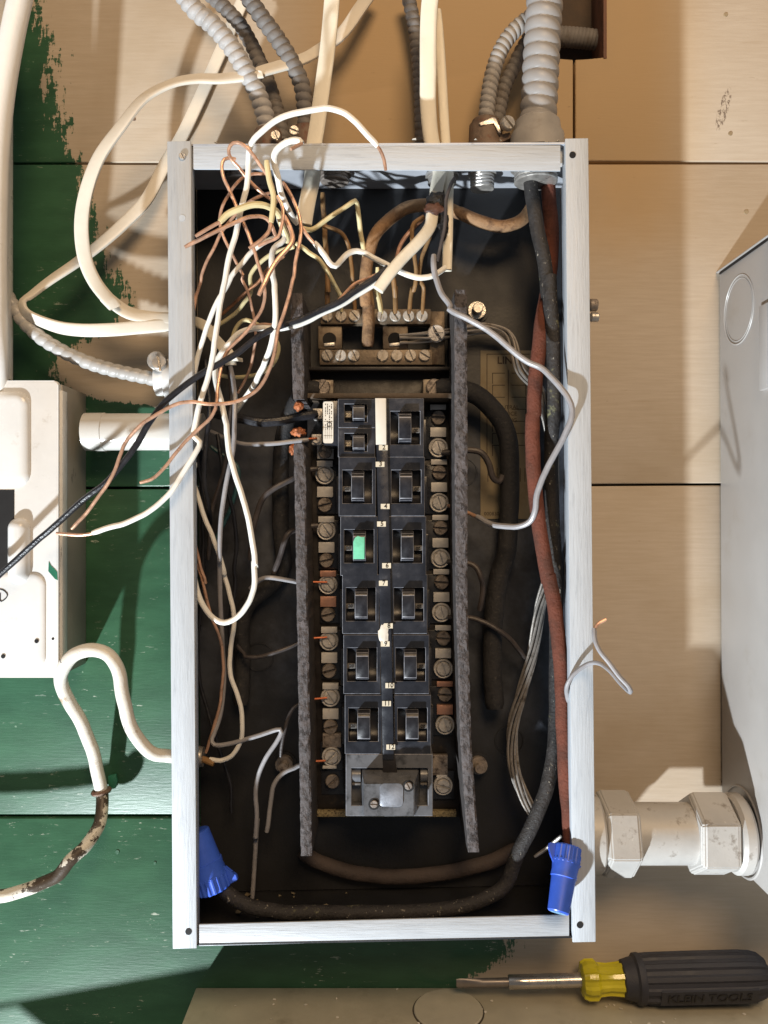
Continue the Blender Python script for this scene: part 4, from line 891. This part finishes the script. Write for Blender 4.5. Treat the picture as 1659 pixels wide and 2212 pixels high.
# thick painted cable, lower left
PA = [('G', [(960,1100,.046),(900,1095,.046),(830,1085,.050),(765,1030,.056),(705,930,.062),(668,800,.068),(645,650,.072),(590,555,.074),(500,522,.074),(405,545,.072),(345,620,.068),(330,700,.060),(370,800,.050),(430,900,.040),(490,1040,.028),(530,1190,.018),(548,1290,.013)])]
PB = [('G', [(545,1270,.0132),(548,1290,.013),(552,1390,.020),(530,1480,.030),(465,1580,.042),(375,1662,.052)]), ('J', [(340,650,.054),(210,712,.058),(80,752,.060),(-20,768,.060),(-200,762,.058),(-500,735,.055),(-900,700,.050)])]
b = bmesh.new(); tube(b, PA, 29, 18, .004, .0008); pcab = put('painted_cable', b, PAINTCABLE, None, 'thick white painted cable arching out of the panel and curving down left', 'cable')
b = bmesh.new(); tube(b, PB, 27.5, 18, .004, .0012); put('worn_run', b, mat('flaking_painted_cable', (.74,.70,.60), .45, var=.08, vs=30, bump=.3, bs=150, dirt=(.075,.055,.038), damt=(.47,.50), ds=20, dstretch=(1,1,1)), pcab, 'lower run of the cable with flaking paint')
st = thing('cable_strap', PC('J',610,160,.012), 'small metal strap nailed over the painted cable on the green boards', 'cable strap')
b = bmesh.new(); c = PC('J',608,140,.012); torus(b, c, Vector((.16,0,-1)), px(17, 0), .0022, 24, 6); put('band', b, RUST, st)
b = bmesh.new(); prism(b, poly('J', [(655,40),(700,30),(712,70),(700,115),(660,120)], 0), .0005, .004, .0006); put('tab', b, DKGREEN, st)
# black smudge on copper: wire sleeve end in the panel side
b = bmesh.new(); lathe(b, PC('G',1040,1100,.046), RT, [(0,.010),(.004,.0105),(.008,.009),(.010,.009)], 20); put('cable_bushing', b, ZINC, None, 'small bushing inside the left wall where the painted cable enters', 'connector')
b = bmesh.new(); tube(b, [('G', [(1060,1105,.046),(1110,1118,.048),(1155,1140,.050)])], 14, 10); put('cable_stub', b, PVCB, None, 'cut brown end of the painted cable inside the panel', 'cable')
# ================================================================== HEAVY CABLES IN THE PANEL
b = bmesh.new(); tube(b, [('C', [(375,960,.060),(385,1060,.060),(410,1220,.064),(450,1420,.070),(470,1600,.074)]), ('R1', [(950,0,.074),(965,250,.076),(985,500,.077),(1000,800,.077),(1005,1100,.075),(1002,1400,.072),(985,1659,.068)]), ('F', [(488,900,.062),(490,1150,.058),(500,1400,.056),(515,1659,.056)]), ('I', [(518,300,.056),(515,600,.056),(513,850,.058),(507,1030,.062),(485,1190,.066),(440,1340,.068),(380,1480,.068),(310,1620,.066)]), ('N', [(1560,700,.066),(1450,775,.068),(1300,832,.070),(1100,858,.072),(850,868,.073),(600,868,.077),(400,868,.075),(240,870,.076)]), ('J', [(1640,858,.077),(1560,846,.078),(1470,820,.078),(1400,780,.077),(1335,725,.076),(1290,650,.076)])], 31, 16, .004, .0008)
put('heavy_cable', b, MOULD, None, 'thick black cloth cable from the big conduit round the bottom to the left blue connector', 'cable')
b = bmesh.new(); tube(b, [('C', [(470,960,.052),(478,1080,.050),(490,1200,.050),(490,1400,.054)]), ('R1', [(930,180,.060),(890,380,.068),(855,650,.073),(825,950,.076),(800,1250,.077),(790,1500,.077)]), ('F', [(388,750,.077),(388,950,.077),(400,1150,.077),(425,1350,.078),(450,1520,.078),(478,1659,.078)]), ('I', [(470,100,.078),(500,260,.079),(525,450,.080),(541,650,.080),(550,850,.080),(558,1050,.082),(570,1250,.084),(585,1430,.086),(592,1580,.088)])], 32, 16, .004, .0008)
put('heavy_cable', b, REDC, None, 'thick faded red cloth cable running down the right side to the right blue connector', 'cable')
b = bmesh.new(); tube(b, [('C', [(385,1110,.040),(330,1190,.044),(230,1222,.048),(110,1198,.050),(0,1150,.050)]), ('T2', [(1640,640,.050),(1540,595,.048),(1420,552,.046),(1280,550,.046),(1130,575,.046),(990,640,.046),(850,745,.046),(750,860,.046),(685,1000,.045),(650,1160,.044),(635,1350,.042),(632,1659,.038)]), ('E', [(655,60,.036),(660,200,.034),(663,380,.032)])], 27, 14, .004, .001)
put('heavy_cable', b, BURNT, None, 'thick scorched brown cloth cable arching to the neutral bars', 'cable')
b = bmesh.new(); tube(b, [('E', [(1030,605,.040),(1110,605,.040),(1210,625,.036),(1310,690,.032),(1390,800,.028),(1425,960,.024),(1425,1200,.022),(1405,1500,.022)]), ('H', [(1360,150,.022),(1335,400,.022),(1330,600,.022),(1345,840,.024)])], 42, 14, .005, .0008)
put('heavy_cable', b, RUBBER, None, 'thick black cable from the right main lug hanging straight down', 'cable')
b = bmesh.new(); tube(b, [('E', [(400,605,.040),(330,610,.038),(270,680,.032),(215,820,.026),(190,1000,.020),(185,1300,.016),(190,1600,.016)]), ('H', [(0,300,.016),(-20,600,.016),(-25,820,.018)])], 36, 14, .005, .0008)
put('heavy_cable', b, RUBBER, None, 'thick black cable hanging down from the left main lug', 'cable')
b = bmesh.new(); tube(b, [('N', [(330,500,.012),(450,570,.012),(650,630,.012),(900,655,.012),(1200,630,.012),(1450,570,.012),(1640,480,.012)])], 32, 12, .005, .0008)
put('heavy_cable', b, mat('dull_brown_cable', (.06,.045,.04), .8, var=.3, bump=.4, bs=300), None, 'dull brown cable lying across the back below the barrier boards', 'cable')
# bare stranded conductor
bs = thing('bare_stranded_wire', PC('H',1500,700,.03), 'bundle of bare twisted strands down the right side of the interior', 'wire')
core = crom(path([('E', [(830,335,.030),(950,325,.030),(1060,310,.030),(1180,290,.026),(1300,275,.024),(1420,320,.026)]), ('F', [(330,500,.040),(420,600,.050),(470,750,.054),(500,950,.050),(505,1150,.046),(500,1350,.042),(480,1600,.038)]), ('I', [(430,300,.034),(395,520,.030),(335,740,.028),(290,900,.028),(278,1060,.032),(300,1200,.038),(350,1330,.044),(410,1430,.050)])]), 10)
core, ln = resample(core, .004); fr = frames(core)
for k in range(6):
    pts = []
    for i, (p, (t, n, b_)) in enumerate(zip(core, fr)):
        a = 2*math.pi*k/6+i*.10; R = .0042*(1+.25*math.sin(i*.09+k)); pts.append(p+n*math.cos(a)*R+b_*math.sin(a)*R)
    b = bmesh.new(); rr = .00135; sweep(b, pts, lambda i, n: [(math.cos(2*math.pi*q/7)*rr, math.sin(2*math.pi*q/7)*rr) for q in range(7)], 7); put('strand', b, mat('tinned_strand', (.36,.33,.30), .4, metal=.6, var=.3, bump=.1, dirt=(.1,.08,.06), damt=(.5,.7), ds=60), bs)
# ================================================================== WIRES
WG = 'loose white branch wires in the left half of the panel'
CG = 'bare copper wires in the tangle'
wire('white_wire', 'white wire arching over the panel top, its bare lower end by the switch box', PVC, 12.5,
     [('B', [(712,790,.150),(660,735,.153),(600,665,.155),(530,612,.156),(430,588,.156)]), ('T9', [(1450,185,.156),(1200,225,.154),(1000,305,.150),(850,405,.146),(740,520,.140),(700,640,.136)]), ('T1', [(697,420,.132),(693,560,.130),(678,700,.128),(640,850,.127),(580,1050,.126),(530,1280,.124),(470,1530,.122)]), ('T3', [(770,90,.121),(720,300,.120),(680,560,.118),(650,800,.117),(600,1030,.115),(540,1250,.114),(480,1480,.112)]), ('T4', [(265,25,.111),(275,80,.111),(335,135,.112),(325,190,.112),(240,330,.113),(120,520,.113)]), ('D', [(960,1110,.114),(900,1185,.114),(800,1270,.114),(690,1325,.113),(590,1358,.112),(500,1388,.110)])],
     [[('B', [(708,785,.150),(728,815,.149),(746,860,.147),(756,920,.146)])], [('D', [(510,1386,.110),(450,1396,.109),(390,1395,.108),(305,1387,.106)])]], group=WG)
wire('white_wire', 'white wire with a hooked tip bent over the top flange', PVC, 14,
     [('T1', [(1275,222,.150),(1255,195,.150),(1180,192,.148),(1080,228,.145),(1000,290,.142),(968,370,.138),(980,480,.134),(1015,620,.130),(1045,760,.124),(1090,880,.116),(1165,1000,.104),(1220,1090,.095)])], [[('T1', [(1270,225,.151),(1215,250,.156),(1150,285,.160)])]], group=WG)
wire('white_wire', 'short pale yellow wire standing upright in the tangle with a bent bare end', PVCY, 12.5,
     [('T1', [(893,415,.140),(905,540,.140),(935,670,.140),(968,790,.140),(962,920,.140),(932,1070,.140)])], [[('T1', [(933,1060,.140),(920,1160,.140),(830,1265,.142),(700,1355,.144)])]], bw=9, group=WG)
wire('white_wire', 'pale wire curving left in the tangle with a stripped copper end', PVCY, 14,
     [('T1', [(385,1070,.138),(470,985,.137),(610,925,.136),(740,890,.134),(850,892,.130),(940,920,.124),(1010,975,.118),(1055,1090,.112),(1100,1220,.106),(1108,1290,.102)])], [[('T1', [(390,1065,.138),(250,1145,.139),(120,1225,.140)])]], bw=8.5, group=WG)
wire('white_wire', 'straight white wire dropping through the tangle and bowing left behind the black wire', PVC, 12.5,
     [('T1', [(1015,1010,.108),(1060,1140,.106),(1080,1250,.106),(985,1330,.108),(948,1420,.110),(950,1640,.110)]), ('T3', [(1297,60,.110),(1310,250,.110),(1316,450,.108),(1300,620,.104),(1260,770,.098),(1205,900,.090),(1150,1030,.082),(1080,1180,.072),(1000,1300,.062),(900,1440,.052),(820,1540,.044)])], group=WG)
wire('white_wire', 'white wire passing behind the left flange and reappearing as a cream curve lower down', PVC, 10.5,
     [('T1', [(960,1240,.105),(840,1310,.107),(720,1400,.108),(630,1510,.108),(520,1640,.107)]), ('T3', [(815,60,.106),(700,240,.104),(610,440,.100),(530,700,.094),(470,930,.090),(420,1130,.088),(380,1350,.086),(360,1600,.084)]), ('T4', [(205,280,.082),(240,420,.082),(285,640,.080),(370,920,.076),(460,1130,.072),(540,1350,.068),(600,1540,.064)]), ('G', [(1205,100,.060),(1240,220,.058),(1263,360,.056),(1243,540,.056),(1245,660,.056),(1288,790,.056),(1308,910,.056),(1300,1010,.054),(1255,1090,.052),(1195,1120,.050),(1130,1115,.048)])], group=WG)
wire('white_wire', 'white wire making the long drooping loop at the lower left of the interior', PVC, 12.5,
     [('T2', [(800,1350,.093),(690,1440,.093),(540,1530,.094),(400,1615,.096)]), ('T3', [(1600,505,.098),(1450,548,.099),(1330,566,.099),(1180,560,.098),(1040,575,.096),(910,630,.094),(790,760,.092),(700,890,.090),(670,1020,.090),(690,1200,.092),(735,1380,.094),(790,1600,.096)]), ('T4', [(620,30,.096),(645,220,.096),(700,440,.096),(790,720,.095),(860,980,.094),(915,1270,.092),(935,1480,.091)]), ('G', [(1374,40,.090),(1372,170,.088),(1335,280,.086),(1280,350,.084),(1210,376,.083),(1140,345,.083),(1085,260,.084),(1052,140,.085),(1035,-20,.086)]), ('D', [(1020,1550,.086),(1018,1350,.087),(1030,1150,.088),(1046,1000,.088)])], group=WG)
wire('white_wire', 'cream wire bent into a sharp peak right of the tangle', PVCY, 10.5,
     [('T1', [(1240,1130,.082),(1330,1150,.080),(1400,1140,.078)]), ('T2', [(180,735,.076),(350,625,.074),(480,530,.072),(515,505,.070),(538,545,.066),(552,640,.062),(570,800,.056),(600,980,.050),(640,1200,.044)]), ('E', [(700,60,.036),(728,190,.032)])], group=WG)
wire('white_wire', 'cream wire zigzagging right from the tangle to the scorched cable', PVC, 12.5,
     [('T2', [(70,960,.094),(180,1085,.092),(260,1195,.090),(310,1218,.088),(360,1170,.084),(430,1090,.080),(520,1050,.076),(620,1075,.074),(740,1140,.074),(860,1200,.076),(990,1265,.078),(1100,1310,.080),(1220,1340,.080),(1340,1325,.078),(1430,1280,.074),(1500,1230,.070)])], [[('T1', [(1270,1120,.098),(1330,1220,.097),(1400,1300,.095)]), ('T2', [(90,980,.094)])]], bw=8, group=WG)
wire('white_wire', 'yellowish wire curving down from the tangle to the upper neutral bar', PVCY, 9.5,
     [('T1', [(1200,1300,.080),(1300,1360,.076)]), ('T2', [(20,1075,.072),(130,1150,.068),(230,1290,.060),(310,1440,.052),(380,1580,.045)]), ('E', [(505,90,.036),(515,190,.032)])], group=WG)
wire('white_wire', 'cream wire slanting down left behind the copper wires', PVCY, 9,
     [('T1', [(1180,1340,.080),(1000,1390,.074),(850,1480,.070),(720,1650,.066)]), ('T3', [(1050,170,.064),(970,290,.062),(880,400,.060),(740,500,.056),(640,560,.052)])], group=WG)
wire('yellow_wire', 'yellowed wire curled into a loop at the left of the interior', PVCY, 9,
     [('T3', [(700,900,.050),(840,690,.054),(880,580,.056),(930,500,.058),(1000,470,.058),(1090,500,.058),(1230,580,.058),(1330,690,.056),(1355,790,.054),(1320,910,.052),(1230,1000,.050),(1110,1060,.048),(950,1090,.046),(830,1085,.046),(730,1065,.046),(640,1040,.044)])])
# copper
wire('copper_wire', 'bare copper wire arching left in the tangle to a pale cut tip', COPPER, 8.5, [('T1', [(10,1338,.135),(150,1272,.135),(360,1165,.134),(550,1065,.132),(680,1018,.130),(800,1005,.126),(890,1035,.122),(945,1110,.116),(985,1220,.110)])], group=CG)
wire('copper_wire', 'bare copper wire looped high over the top flange', COPPER, 7.5, [('T1', [(1000,860,.112),(915,815,.116),(800,725,.122),(700,620,.126),(600,500,.132),(505,390,.136),(478,300,.138),(510,225,.140),(585,205,.140),(665,250,.140),(750,350,.138),(830,470,.134),(900,580,.128),(960,700,.120)])], group=CG)
wire('copper_wire', 'long bare copper wire looping at the top and ending above the flange at left', COPPER, 7.5, [('T1', [(560,395,.118),(480,380,.120),(420,405,.122),(405,490,.122),(430,610,.122),(485,720,.120),(550,855,.118),(620,1020,.118),(680,1180,.118),(730,1320,.118),(785,1460,.116),(830,1620,.114)]), ('T3', [(1178,40,.112),(1200,190,.110),(1170,340,.108),(1080,505,.108),(985,630,.108),(880,720,.108),(800,810,.108),(748,920,.108),(712,1050,.110),(692,1200,.112),(692,1330,.113),(675,1430,.114),(610,1530,.114),(500,1635,.114)]), ('D', [(1060,838,.114),(990,905,.114),(900,1020,.116),(830,1085,.116),(758,1115,.115)])], group=CG)
wire('copper_wire', 'thin copper wire crossing the tangle and trailing down to the dark interior', COPPER, 6.5, [('T1', [(880,545,.108),(740,555,.110),(645,590,.111),(560,665,.112),(490,760,.112),(420,880,.112),(388,1010,.110),(402,1150,.108),(450,1280,.106),(520,1420,.104),(580,1550,.102),(640,1659,.100)]), ('T3', [(945,10,.098),(1010,150,.094),(1055,290,.090),(1085,430,.086),(1100,650,.082),(1090,780,.078),(1050,950,.072),(1000,1090,.066),(910,1260,.060)])], group=CG)
wire('copper_wire', 'copper wire running behind the left flange down to the small bushing', COPPER, 7, [('T1', [(920,760,.104),(830,790,.106),(710,850,.106),(600,940,.104),(480,1080,.102),(385,1200,.100),(320,1350,.098),(240,1500,.096),(185,1650,.094)]), ('T3', [(510,60,.092),(465,210,.090),(432,400,.088),(410,600,.086),(380,900,.084),(350,1200,.082),(335,1500,.080)]), ('T4', [(180,500,.078),(210,800,.076),(250,1060,.074),(290,1260,.072),(340,1480,.070),(395,1650,.068)]), ('G', [(1065,50,.068),(1100,180,.066),(1140,330,.062),(1188,470,.058),(1205,600,.056),(1196,760,.054),(1162,920,.050),(1110,1080,.048)])], group=CG)
wire('copper_wire', 'longest copper wire, sweeping out across the left flange to its tip beside the switch box', COPPER, 8, [('T1', [(1060,650,.110),(1150,790,.112),(1210,920,.114),(1248,1050,.114),(1255,1190,.114),(1232,1340,.114),(1200,1500,.114),(1180,1650,.114)]), ('T3', [(1500,20,.114),(1465,200,.114),(1405,400,.114),(1345,600,.114),(1295,850,.113),(1245,1020,.112),(1180,1150,.112),(1080,1260,.112),(950,1330,.113),(800,1368,.115),(600,1378,.118),(420,1358,.120),(250,1380,.122),(100,1450,.122),(-10,1520,.122)]), ('D', [(740,825,.122),(675,900,.120),(650,965,.120),(620,1050,.119),(560,1150,.117),(475,1265,.115),(385,1362,.113)])], group=CG)
wire('copper_wire', 'short copper wire bent left at the heart of the tangle', COPPER, 7.5, [('T1', [(1005,790,.128),(1055,890,.128),(1062,1020,.128),(1040,1150,.128),(1010,1235,.128),(910,1285,.128),(805,1335,.128)])], group=CG)
wire('copper_wire', 'thick copper wire slanting down left to a bright cut end', COPPER, 10.5, [('T1', [(1080,1010,.118),(1150,1160,.120),(1162,1270,.122),(1105,1370,.124),(1010,1480,.126),(925,1620,.128)]), ('T3', [(1215,60,.129),(1140,205,.130)])], group=CG)
wire('copper_wire', 'dark copper wire lying along the left flat cable', COPPERD, 6, [('T1', [(1400,520,.072),(1340,580,.070),(1322,700,.070),(1342,900,.070),(1325,1075,.072)])], group=CG)
wire('copper_wire', 'reddish copper wire low in the tangle slanting to the left', COPPERD, 7, [('T1', [(1080,1440,.085),(960,1520,.080)]), ('T3', [(1150,40,.074),(1050,125,.070),(900,260,.064),(760,390,.058),(690,450,.054)])], group=CG)
wire('copper_wire', 'copper wire running along the white loop beside the black wire', COPPER, 6, [('T3', [(1330,530,.096),(1150,520,.094),(1020,600,.094),(930,680,.093),(840,760,.092),(780,860,.090)]),], group=CG)
wire('copper_wire', 'copper wire peeping out above the black wire near the brown cable', COPPER, 7, [('T2', [(840,1255,.086),(740,1310,.086),(640,1350,.086),(520,1400,.086),(420,1490,.086),(330,1590,.086),(250,1640,.086)])], group=CG)
NG = 'wires ending at the neutral bars'
for i, (lab, m, w, segs) in enumerate([
    ('dark orange wire dropping to the leftmost neutral bar screws', PVCB, 11, [('T2', [(170,420,.050),(180,600,.048),(195,900,.044),(212,1200,.040),(222,1500,.036)]), ('E', [(437,60,.034),(440,200,.031)])]),
    ('dim yellow wire between the orange wire and the thick scorched cable', PVCB, 9, [('T2', [(160,775,.060),(330,835,.054),(420,930,.048),(465,1080,.044),(490,1350,.040)]), ('E', [(580,40,.034),(588,195,.031)])]),
    ('yellow wire just right of the scorched cable', PVCY, 9, [('T2', [(760,1230,.050),(775,1450,.044)]), ('E', [(712,40,.036),(732,200,.031)])]),
    ('orange brown wire second right of the scorched cable', PVCB, 11, [('T2', [(930,1330,.050),(950,1550,.042)]), ('E', [(805,60,.036),(808,205,.031)])]),
    ('brown wire sloping to the fourth screw right of the scorched cable', PVCB, 9.5, [('T2', [(1260,680,.060),(1130,800,.058),(1180,1250,.050),(1150,1480,.044)]), ('E', [(900,60,.036),(882,205,.031)])]),
    ('dark wire curving inside the arch of the scorched cable', COPPERD, 9, [('T2', [(1270,690,.056),(1150,790,.054),(1050,900,.050),(985,1030,.046),(950,1200,.044)])]),
    ('cream wire hanging behind the narrow flat cable', PVCB, 9, [('T2', [(1340,860,.056),(1290,1000,.052),(1240,1150,.048),(1210,1350,.044)]), ('E', [(960,60,.036),(953,205,.031)])])]):
    wire('neutral_wire', lab, m, w, segs, group=NG)
# black, grey and dark wires
wire('black_wire', 'long black wire crossing from the scorched cable over the left flange past the switch box', BLACKW, 13.5,
     [('T2', [(870,1225,.094),(700,1370,.096),(500,1500,.098),(330,1610,.100)]), ('T3', [(1640,440,.101),(1400,530,.104),(1250,590,.106),(1090,685,.108),(900,830,.110),(700,950,.112),(500,1060,.113),(320,1190,.115),(140,1340,.116)]), ('D', [(860,710,.116),(795,810,.116),(725,930,.116),(660,1015,.116),(560,1125,.114),(430,1225,.110),(280,1360,.104),(130,1490,.098),(0,1610,.094),(-120,1720,.092)])], wob=.0006)
wire('grey_wire', 'grey wire from the scorched cable looping over the right flange and back to a terminal', GREYW, 13,
     [('T2', [(1375,1090,.078),(1368,1180,.080),(1395,1350,.082),(1440,1490,.084),(1540,1640,.088)]), ('E', [(1100,180,.090),(1200,232,.092),(1300,285,.094),(1400,370,.096),(1520,460,.098)]), ('F', [(440,498,.101),(530,590,.105),(585,665,.109),(600,735,.110),(572,830,.108),(510,950,.102),(445,1080,.096),(408,1180,.092),(400,1270,.088),(370,1325,.082),(300,1350,.074),(220,1350,.064),(160,1335,.056),(85,1298,.046)])], [[('F', [(95,1302,.047),(20,1268,.036)]), ('E', [(1090,1235,.028)])]])
wire('black_wire', 'short dark charred wire stub standing on the burnt spot', DARKW, 8, [('T2', [(1592,262,.078),(1535,380,.080),(1500,480,.080),(1496,640,.080),(1480,820,.080),(1445,1000,.080),(1412,1160,.080)])])
wire('grey_wire', 'short grey wire looped over the right flange with a bent copper tip', GREYW, 10,
     [('I', [(590,830,.080),(573,770,.092),(572,720,.102),(600,665,.107),(645,625,.110),(700,596,.114),(750,596,.122),(800,632,.132),(865,705,.142),(915,752,.150),(905,720,.154),(855,665,.154),(800,590,.152),(752,530,.150),(726,470,.148),(720,405,.146)])], [[('I', [(721,412,.146),(742,382,.146),(785,358,.146)])]], bw=8, step=.0022, wob=.0003)
wire('grey_wire', 'grey wire at left bent into a sharp z and hanging to the bottom', GREYW, 10,
     [('T3', [(820,940,.066),(860,1120,.074),(880,1350,.082),(872,1640,.086)]), ('T4', [(705,60,.086),(690,230,.086),(650,420,.086),(605,660,.084),(560,1000,.082),(545,1400,.078)]), ('G', [(1185,60,.070),(1190,250,.060),(1200,480,.050),(1210,680,.048),(1190,870,.048),(1155,980,.050),(1143,1015,.052),(1165,1038,.053),(1240,1030,.054),(1390,988,.056),(1500,952,.058),(1520,962,.058),(1500,1010,.057),(1440,1100,.054),(1395,1200,.050),(1380,1300,.048),(1386,1410,.046),(1380,1550,.042)]), ('J', [(1545,300,.038),(1525,600,.032),(1515,790,.028)])], wob=.0003)
wire('grey_wire', 'grey wire leaving the lowest left terminal and drooping down', GREYW, 10, [('H', [(355,1125,.030),(280,1148,.032)]), ('G', [(1600,1152,.032),(1530,1185,.034),(1480,1255,.036),(1460,1350,.036),(1452,1430,.036),(1442,1510,.036)])], [[('H', [(340,1126,.030),(430,1122,.027)])]], bw=5, bmat=COPPERR)
DG = 'dark branch wires leaving the left terminals'
for lab, m, w, segs, bare in [
    ('grey wire bent at the left barrier by the breaker labelled 7', GREYW, 10, [('H', [(350,158,.030),(270,155,.034),(180,135,.038),(120,130,.040),(70,150,.038),(25,195,.034)])], [[('H', [(335,157,.030),(440,158,.028)])]]),
    ('dark reddish wire curving left from the terminal by label 9', DARKW, 9, [('H', [(345,460,.030),(270,490,.034),(180,530,.038),(80,560,.038),(0,560,.036)]), ('G', [(1320,545,.034),(1280,500,.030)])], [[('H', [(335,462,.030),(440,455,.028)])]]),
    ('thin dark wire dropping left from the terminal by label 11', DARKW, 8, [('H', [(345,790,.030),(270,825,.034),(230,890,.036),(200,990,.036),(190,1100,.034)])], [[('H', [(335,792,.030),(440,782,.028)])]]),
    ('dusty dark wire arching left at the breaker labelled 3', DARKW, 13, [('E', [(390,1040,.030),(330,1050,.032)]), ('T4', [(1350,515,.036),(1150,620,.040),(1020,730,.040),(950,900,.038),(900,1150,.034),(880,1400,.030)])], None),
    ('dusty dark wire hooked down at the green-handled breaker', DARKW, 12, [('E', [(390,1345,.030),(330,1350,.032)]), ('T4', [(1370,1080,.036),(1290,1120,.040),(1240,1230,.040),(1190,1400,.038),(1130,1540,.036)])], None),
    ('thick charred black wire to the upper lug of the twin breaker', BLACKW, 20, [('E', [(385,742,.044),(330,752,.048),(200,780,.056),(80,788,.058),(0,775,.056)]), ('D', [(1230,760,.050),(1150,740,.044)])], None),
    ('grey wire running left from the lower lug of the twin breaker', GREYW, 10, [('E', [(340,878,.044),(200,895,.048),(80,905,.050),(0,905,.050)]), ('D', [(1270,893,.048),(1200,868,.044),(1140,835,.040)])], [[('E', [(330,878,.044),(385,874,.042)])]])]:
    wire('branch_wire', lab, m, w, segs, bare, group=DG, bw=5, bmat=COPPERR)
RG = 'dark branch wires leaving the right terminals'
for lab, w, segs in [
    ('brown wire hooking down right of the chipped breaker', 14, [('E', [(1060,950,.030),(1200,940,.032),(1270,952,.032),(1310,1010,.032),(1335,1080,.032),(1370,1105,.030),(1390,1075,.028)])]),
    ('black wire arching down right of the green-handled breaker', 12, [('E', [(1090,1540,.030),(1200,1548,.034),(1250,1575,.036),(1275,1640,.036)]), ('H', [(1278,160,.034),(1278,230,.032),(1262,310,.030)])]),
    ('dark dusty wire sloping right below the label 8', 11, [('H', [(1090,350,.030),(1200,350,.034),(1300,380,.036),(1400,440,.036),(1470,520,.034),(1505,565,.030)])])]:
    wire('branch_wire', lab, DARKW, w, segs, group=RG)
wire('black_wire', 'glossy black wire hanging just inside the left flange', BLACKW, 10, [('T3', [(560,900,.074),(590,1250,.084),(600,1550,.088)]), ('T4', [(405,60,.088),(385,250,.088),(372,480,.086),(395,680,.082),(430,860,.074),(450,1100,.044)])])
wire('black_wire', 'thin black wire deep behind the left flange', BLACKW, 8, [('T4', [(280,150,.056),(310,350,.054),(345,560,.050),(360,900,.044),(370,1300,.040)]), ('G', [(1085,300,.036),(1070,500,.036),(1080,700,.036),(1130,880,.036),(1200,1100,.034),(1245,1250,.032),(1250,1400,.030)])])
wire('black_wire', 'dark wire dropping from the torn sheath beside the grey wire', DARKW, 9, [('T3', [(800,930,.060),(830,1150,.066),(840,1400,.070),(820,1640,.070)]), ('T4', [(640,60,.068),(620,300,.064),(560,560,.060),(480,800,.054),(440,1100,.048),(430,1400,.042)])])
wire('black_wire', 'black wire curving down along the left side behind the drooping white loop', BLACKW, 9, [('T4', [(520,40,.060),(560,300,.060),(610,600,.056),(700,900,.050),(730,1200,.044),(700,1500,.040)]), ('G', [(1270,150,.036),(1240,420,.034),(1260,700,.032)])])
wire('teal_wire', 'faint teal wire behind the long white loop', TEALW, 9, [('T4', [(450,170,.034),(540,250,.034),(640,310,.034),(740,400,.034),(745,560,.034),(700,760,.034),(620,950,.034),(540,1100,.034),(480,1250,.034)])])
b = bmesh.new(); tube(b, [('I', [(400,1640,.060),(470,1590,.066),(540,1530,.074)])], 8, 8); put('bare_wire_end', b, ZINC, None, 'bright bare wire end beside the right blue connector', 'wire')
# ================================================================== BLUE WIRE CONNECTORS
def wirenut(label, tip, base, r, m, ext):
    tip, base = Vector(tip), Vector(base); a = (base-tip); ln = a.length; a.normalize()
    o = thing('wire_connector', (tip+base)/2, label, 'wire connector', 'blue twist-on wire connectors')
    b = bmesh.new(); lathe(b, tip, a, [(0,r*.66),(.001,r*.73),(ln*.50,r*.84),(ln*.51,r*.90),(ln*.53,r*.90),(ln*.60,r*.88),(ln*.76,r*.96)], 40); put('shell', b, m, o)
    b = bmesh.new(); lathe(b, tip+a*(ln*.72), a, [(0,r*.92),(ln*.01,r*.97),(ln*.24,r*.98),(ln*.26,r*.93)], 72, None, 18, .05); put('skirt', b, m, o, sharp=20)
    b = bmesh.new(); cyl(b, tip-a*.0003, a, r*.55, .001, 24); put('shell_end', b, ext, o)
    n, bb = frame(a, OUT)
    for s in (1, -1):
        w = bmesh.new(); d = bb*s; th = r*.13
        pr = [(.60,.80),(.70,.95),(.80,1.18),(.86,1.42),(.95,1.40),(.97,.9)]
        f = [w.verts.new(tip+a*(ln*x)+d*(r*y)+n*th) for x, y in pr]; k = [w.verts.new(tip+a*(ln*x)+d*(r*y)-n*th) for x, y in pr]
        fs = [w.faces.new(f), w.faces.new(k[::-1])]
        for i in range(len(pr)): fs.append(w.faces.new((f[i], k[i], k[(i+1) % len(pr)], f[(i+1) % len(pr)])))
        bmesh.ops.bevel(w, geom=list({e for q in fs for e in q.edges}), offset=.0007, segments=2, affect='EDGES'); put('wing', w, m, o)
    return o
wirenut('blue twist-on connector leaning in the lower left corner of the panel', PC('J',1175,380,.074), PC('J',1292,735,.076), px(39, .076), BLUE, BLUE)
wirenut('blue twist-on connector on the red cable at the lower right corner, pale tip down', PC('L',400,868,.118), PC('L',462,462,.092), px(31, .10), BLUE, BLUEC)
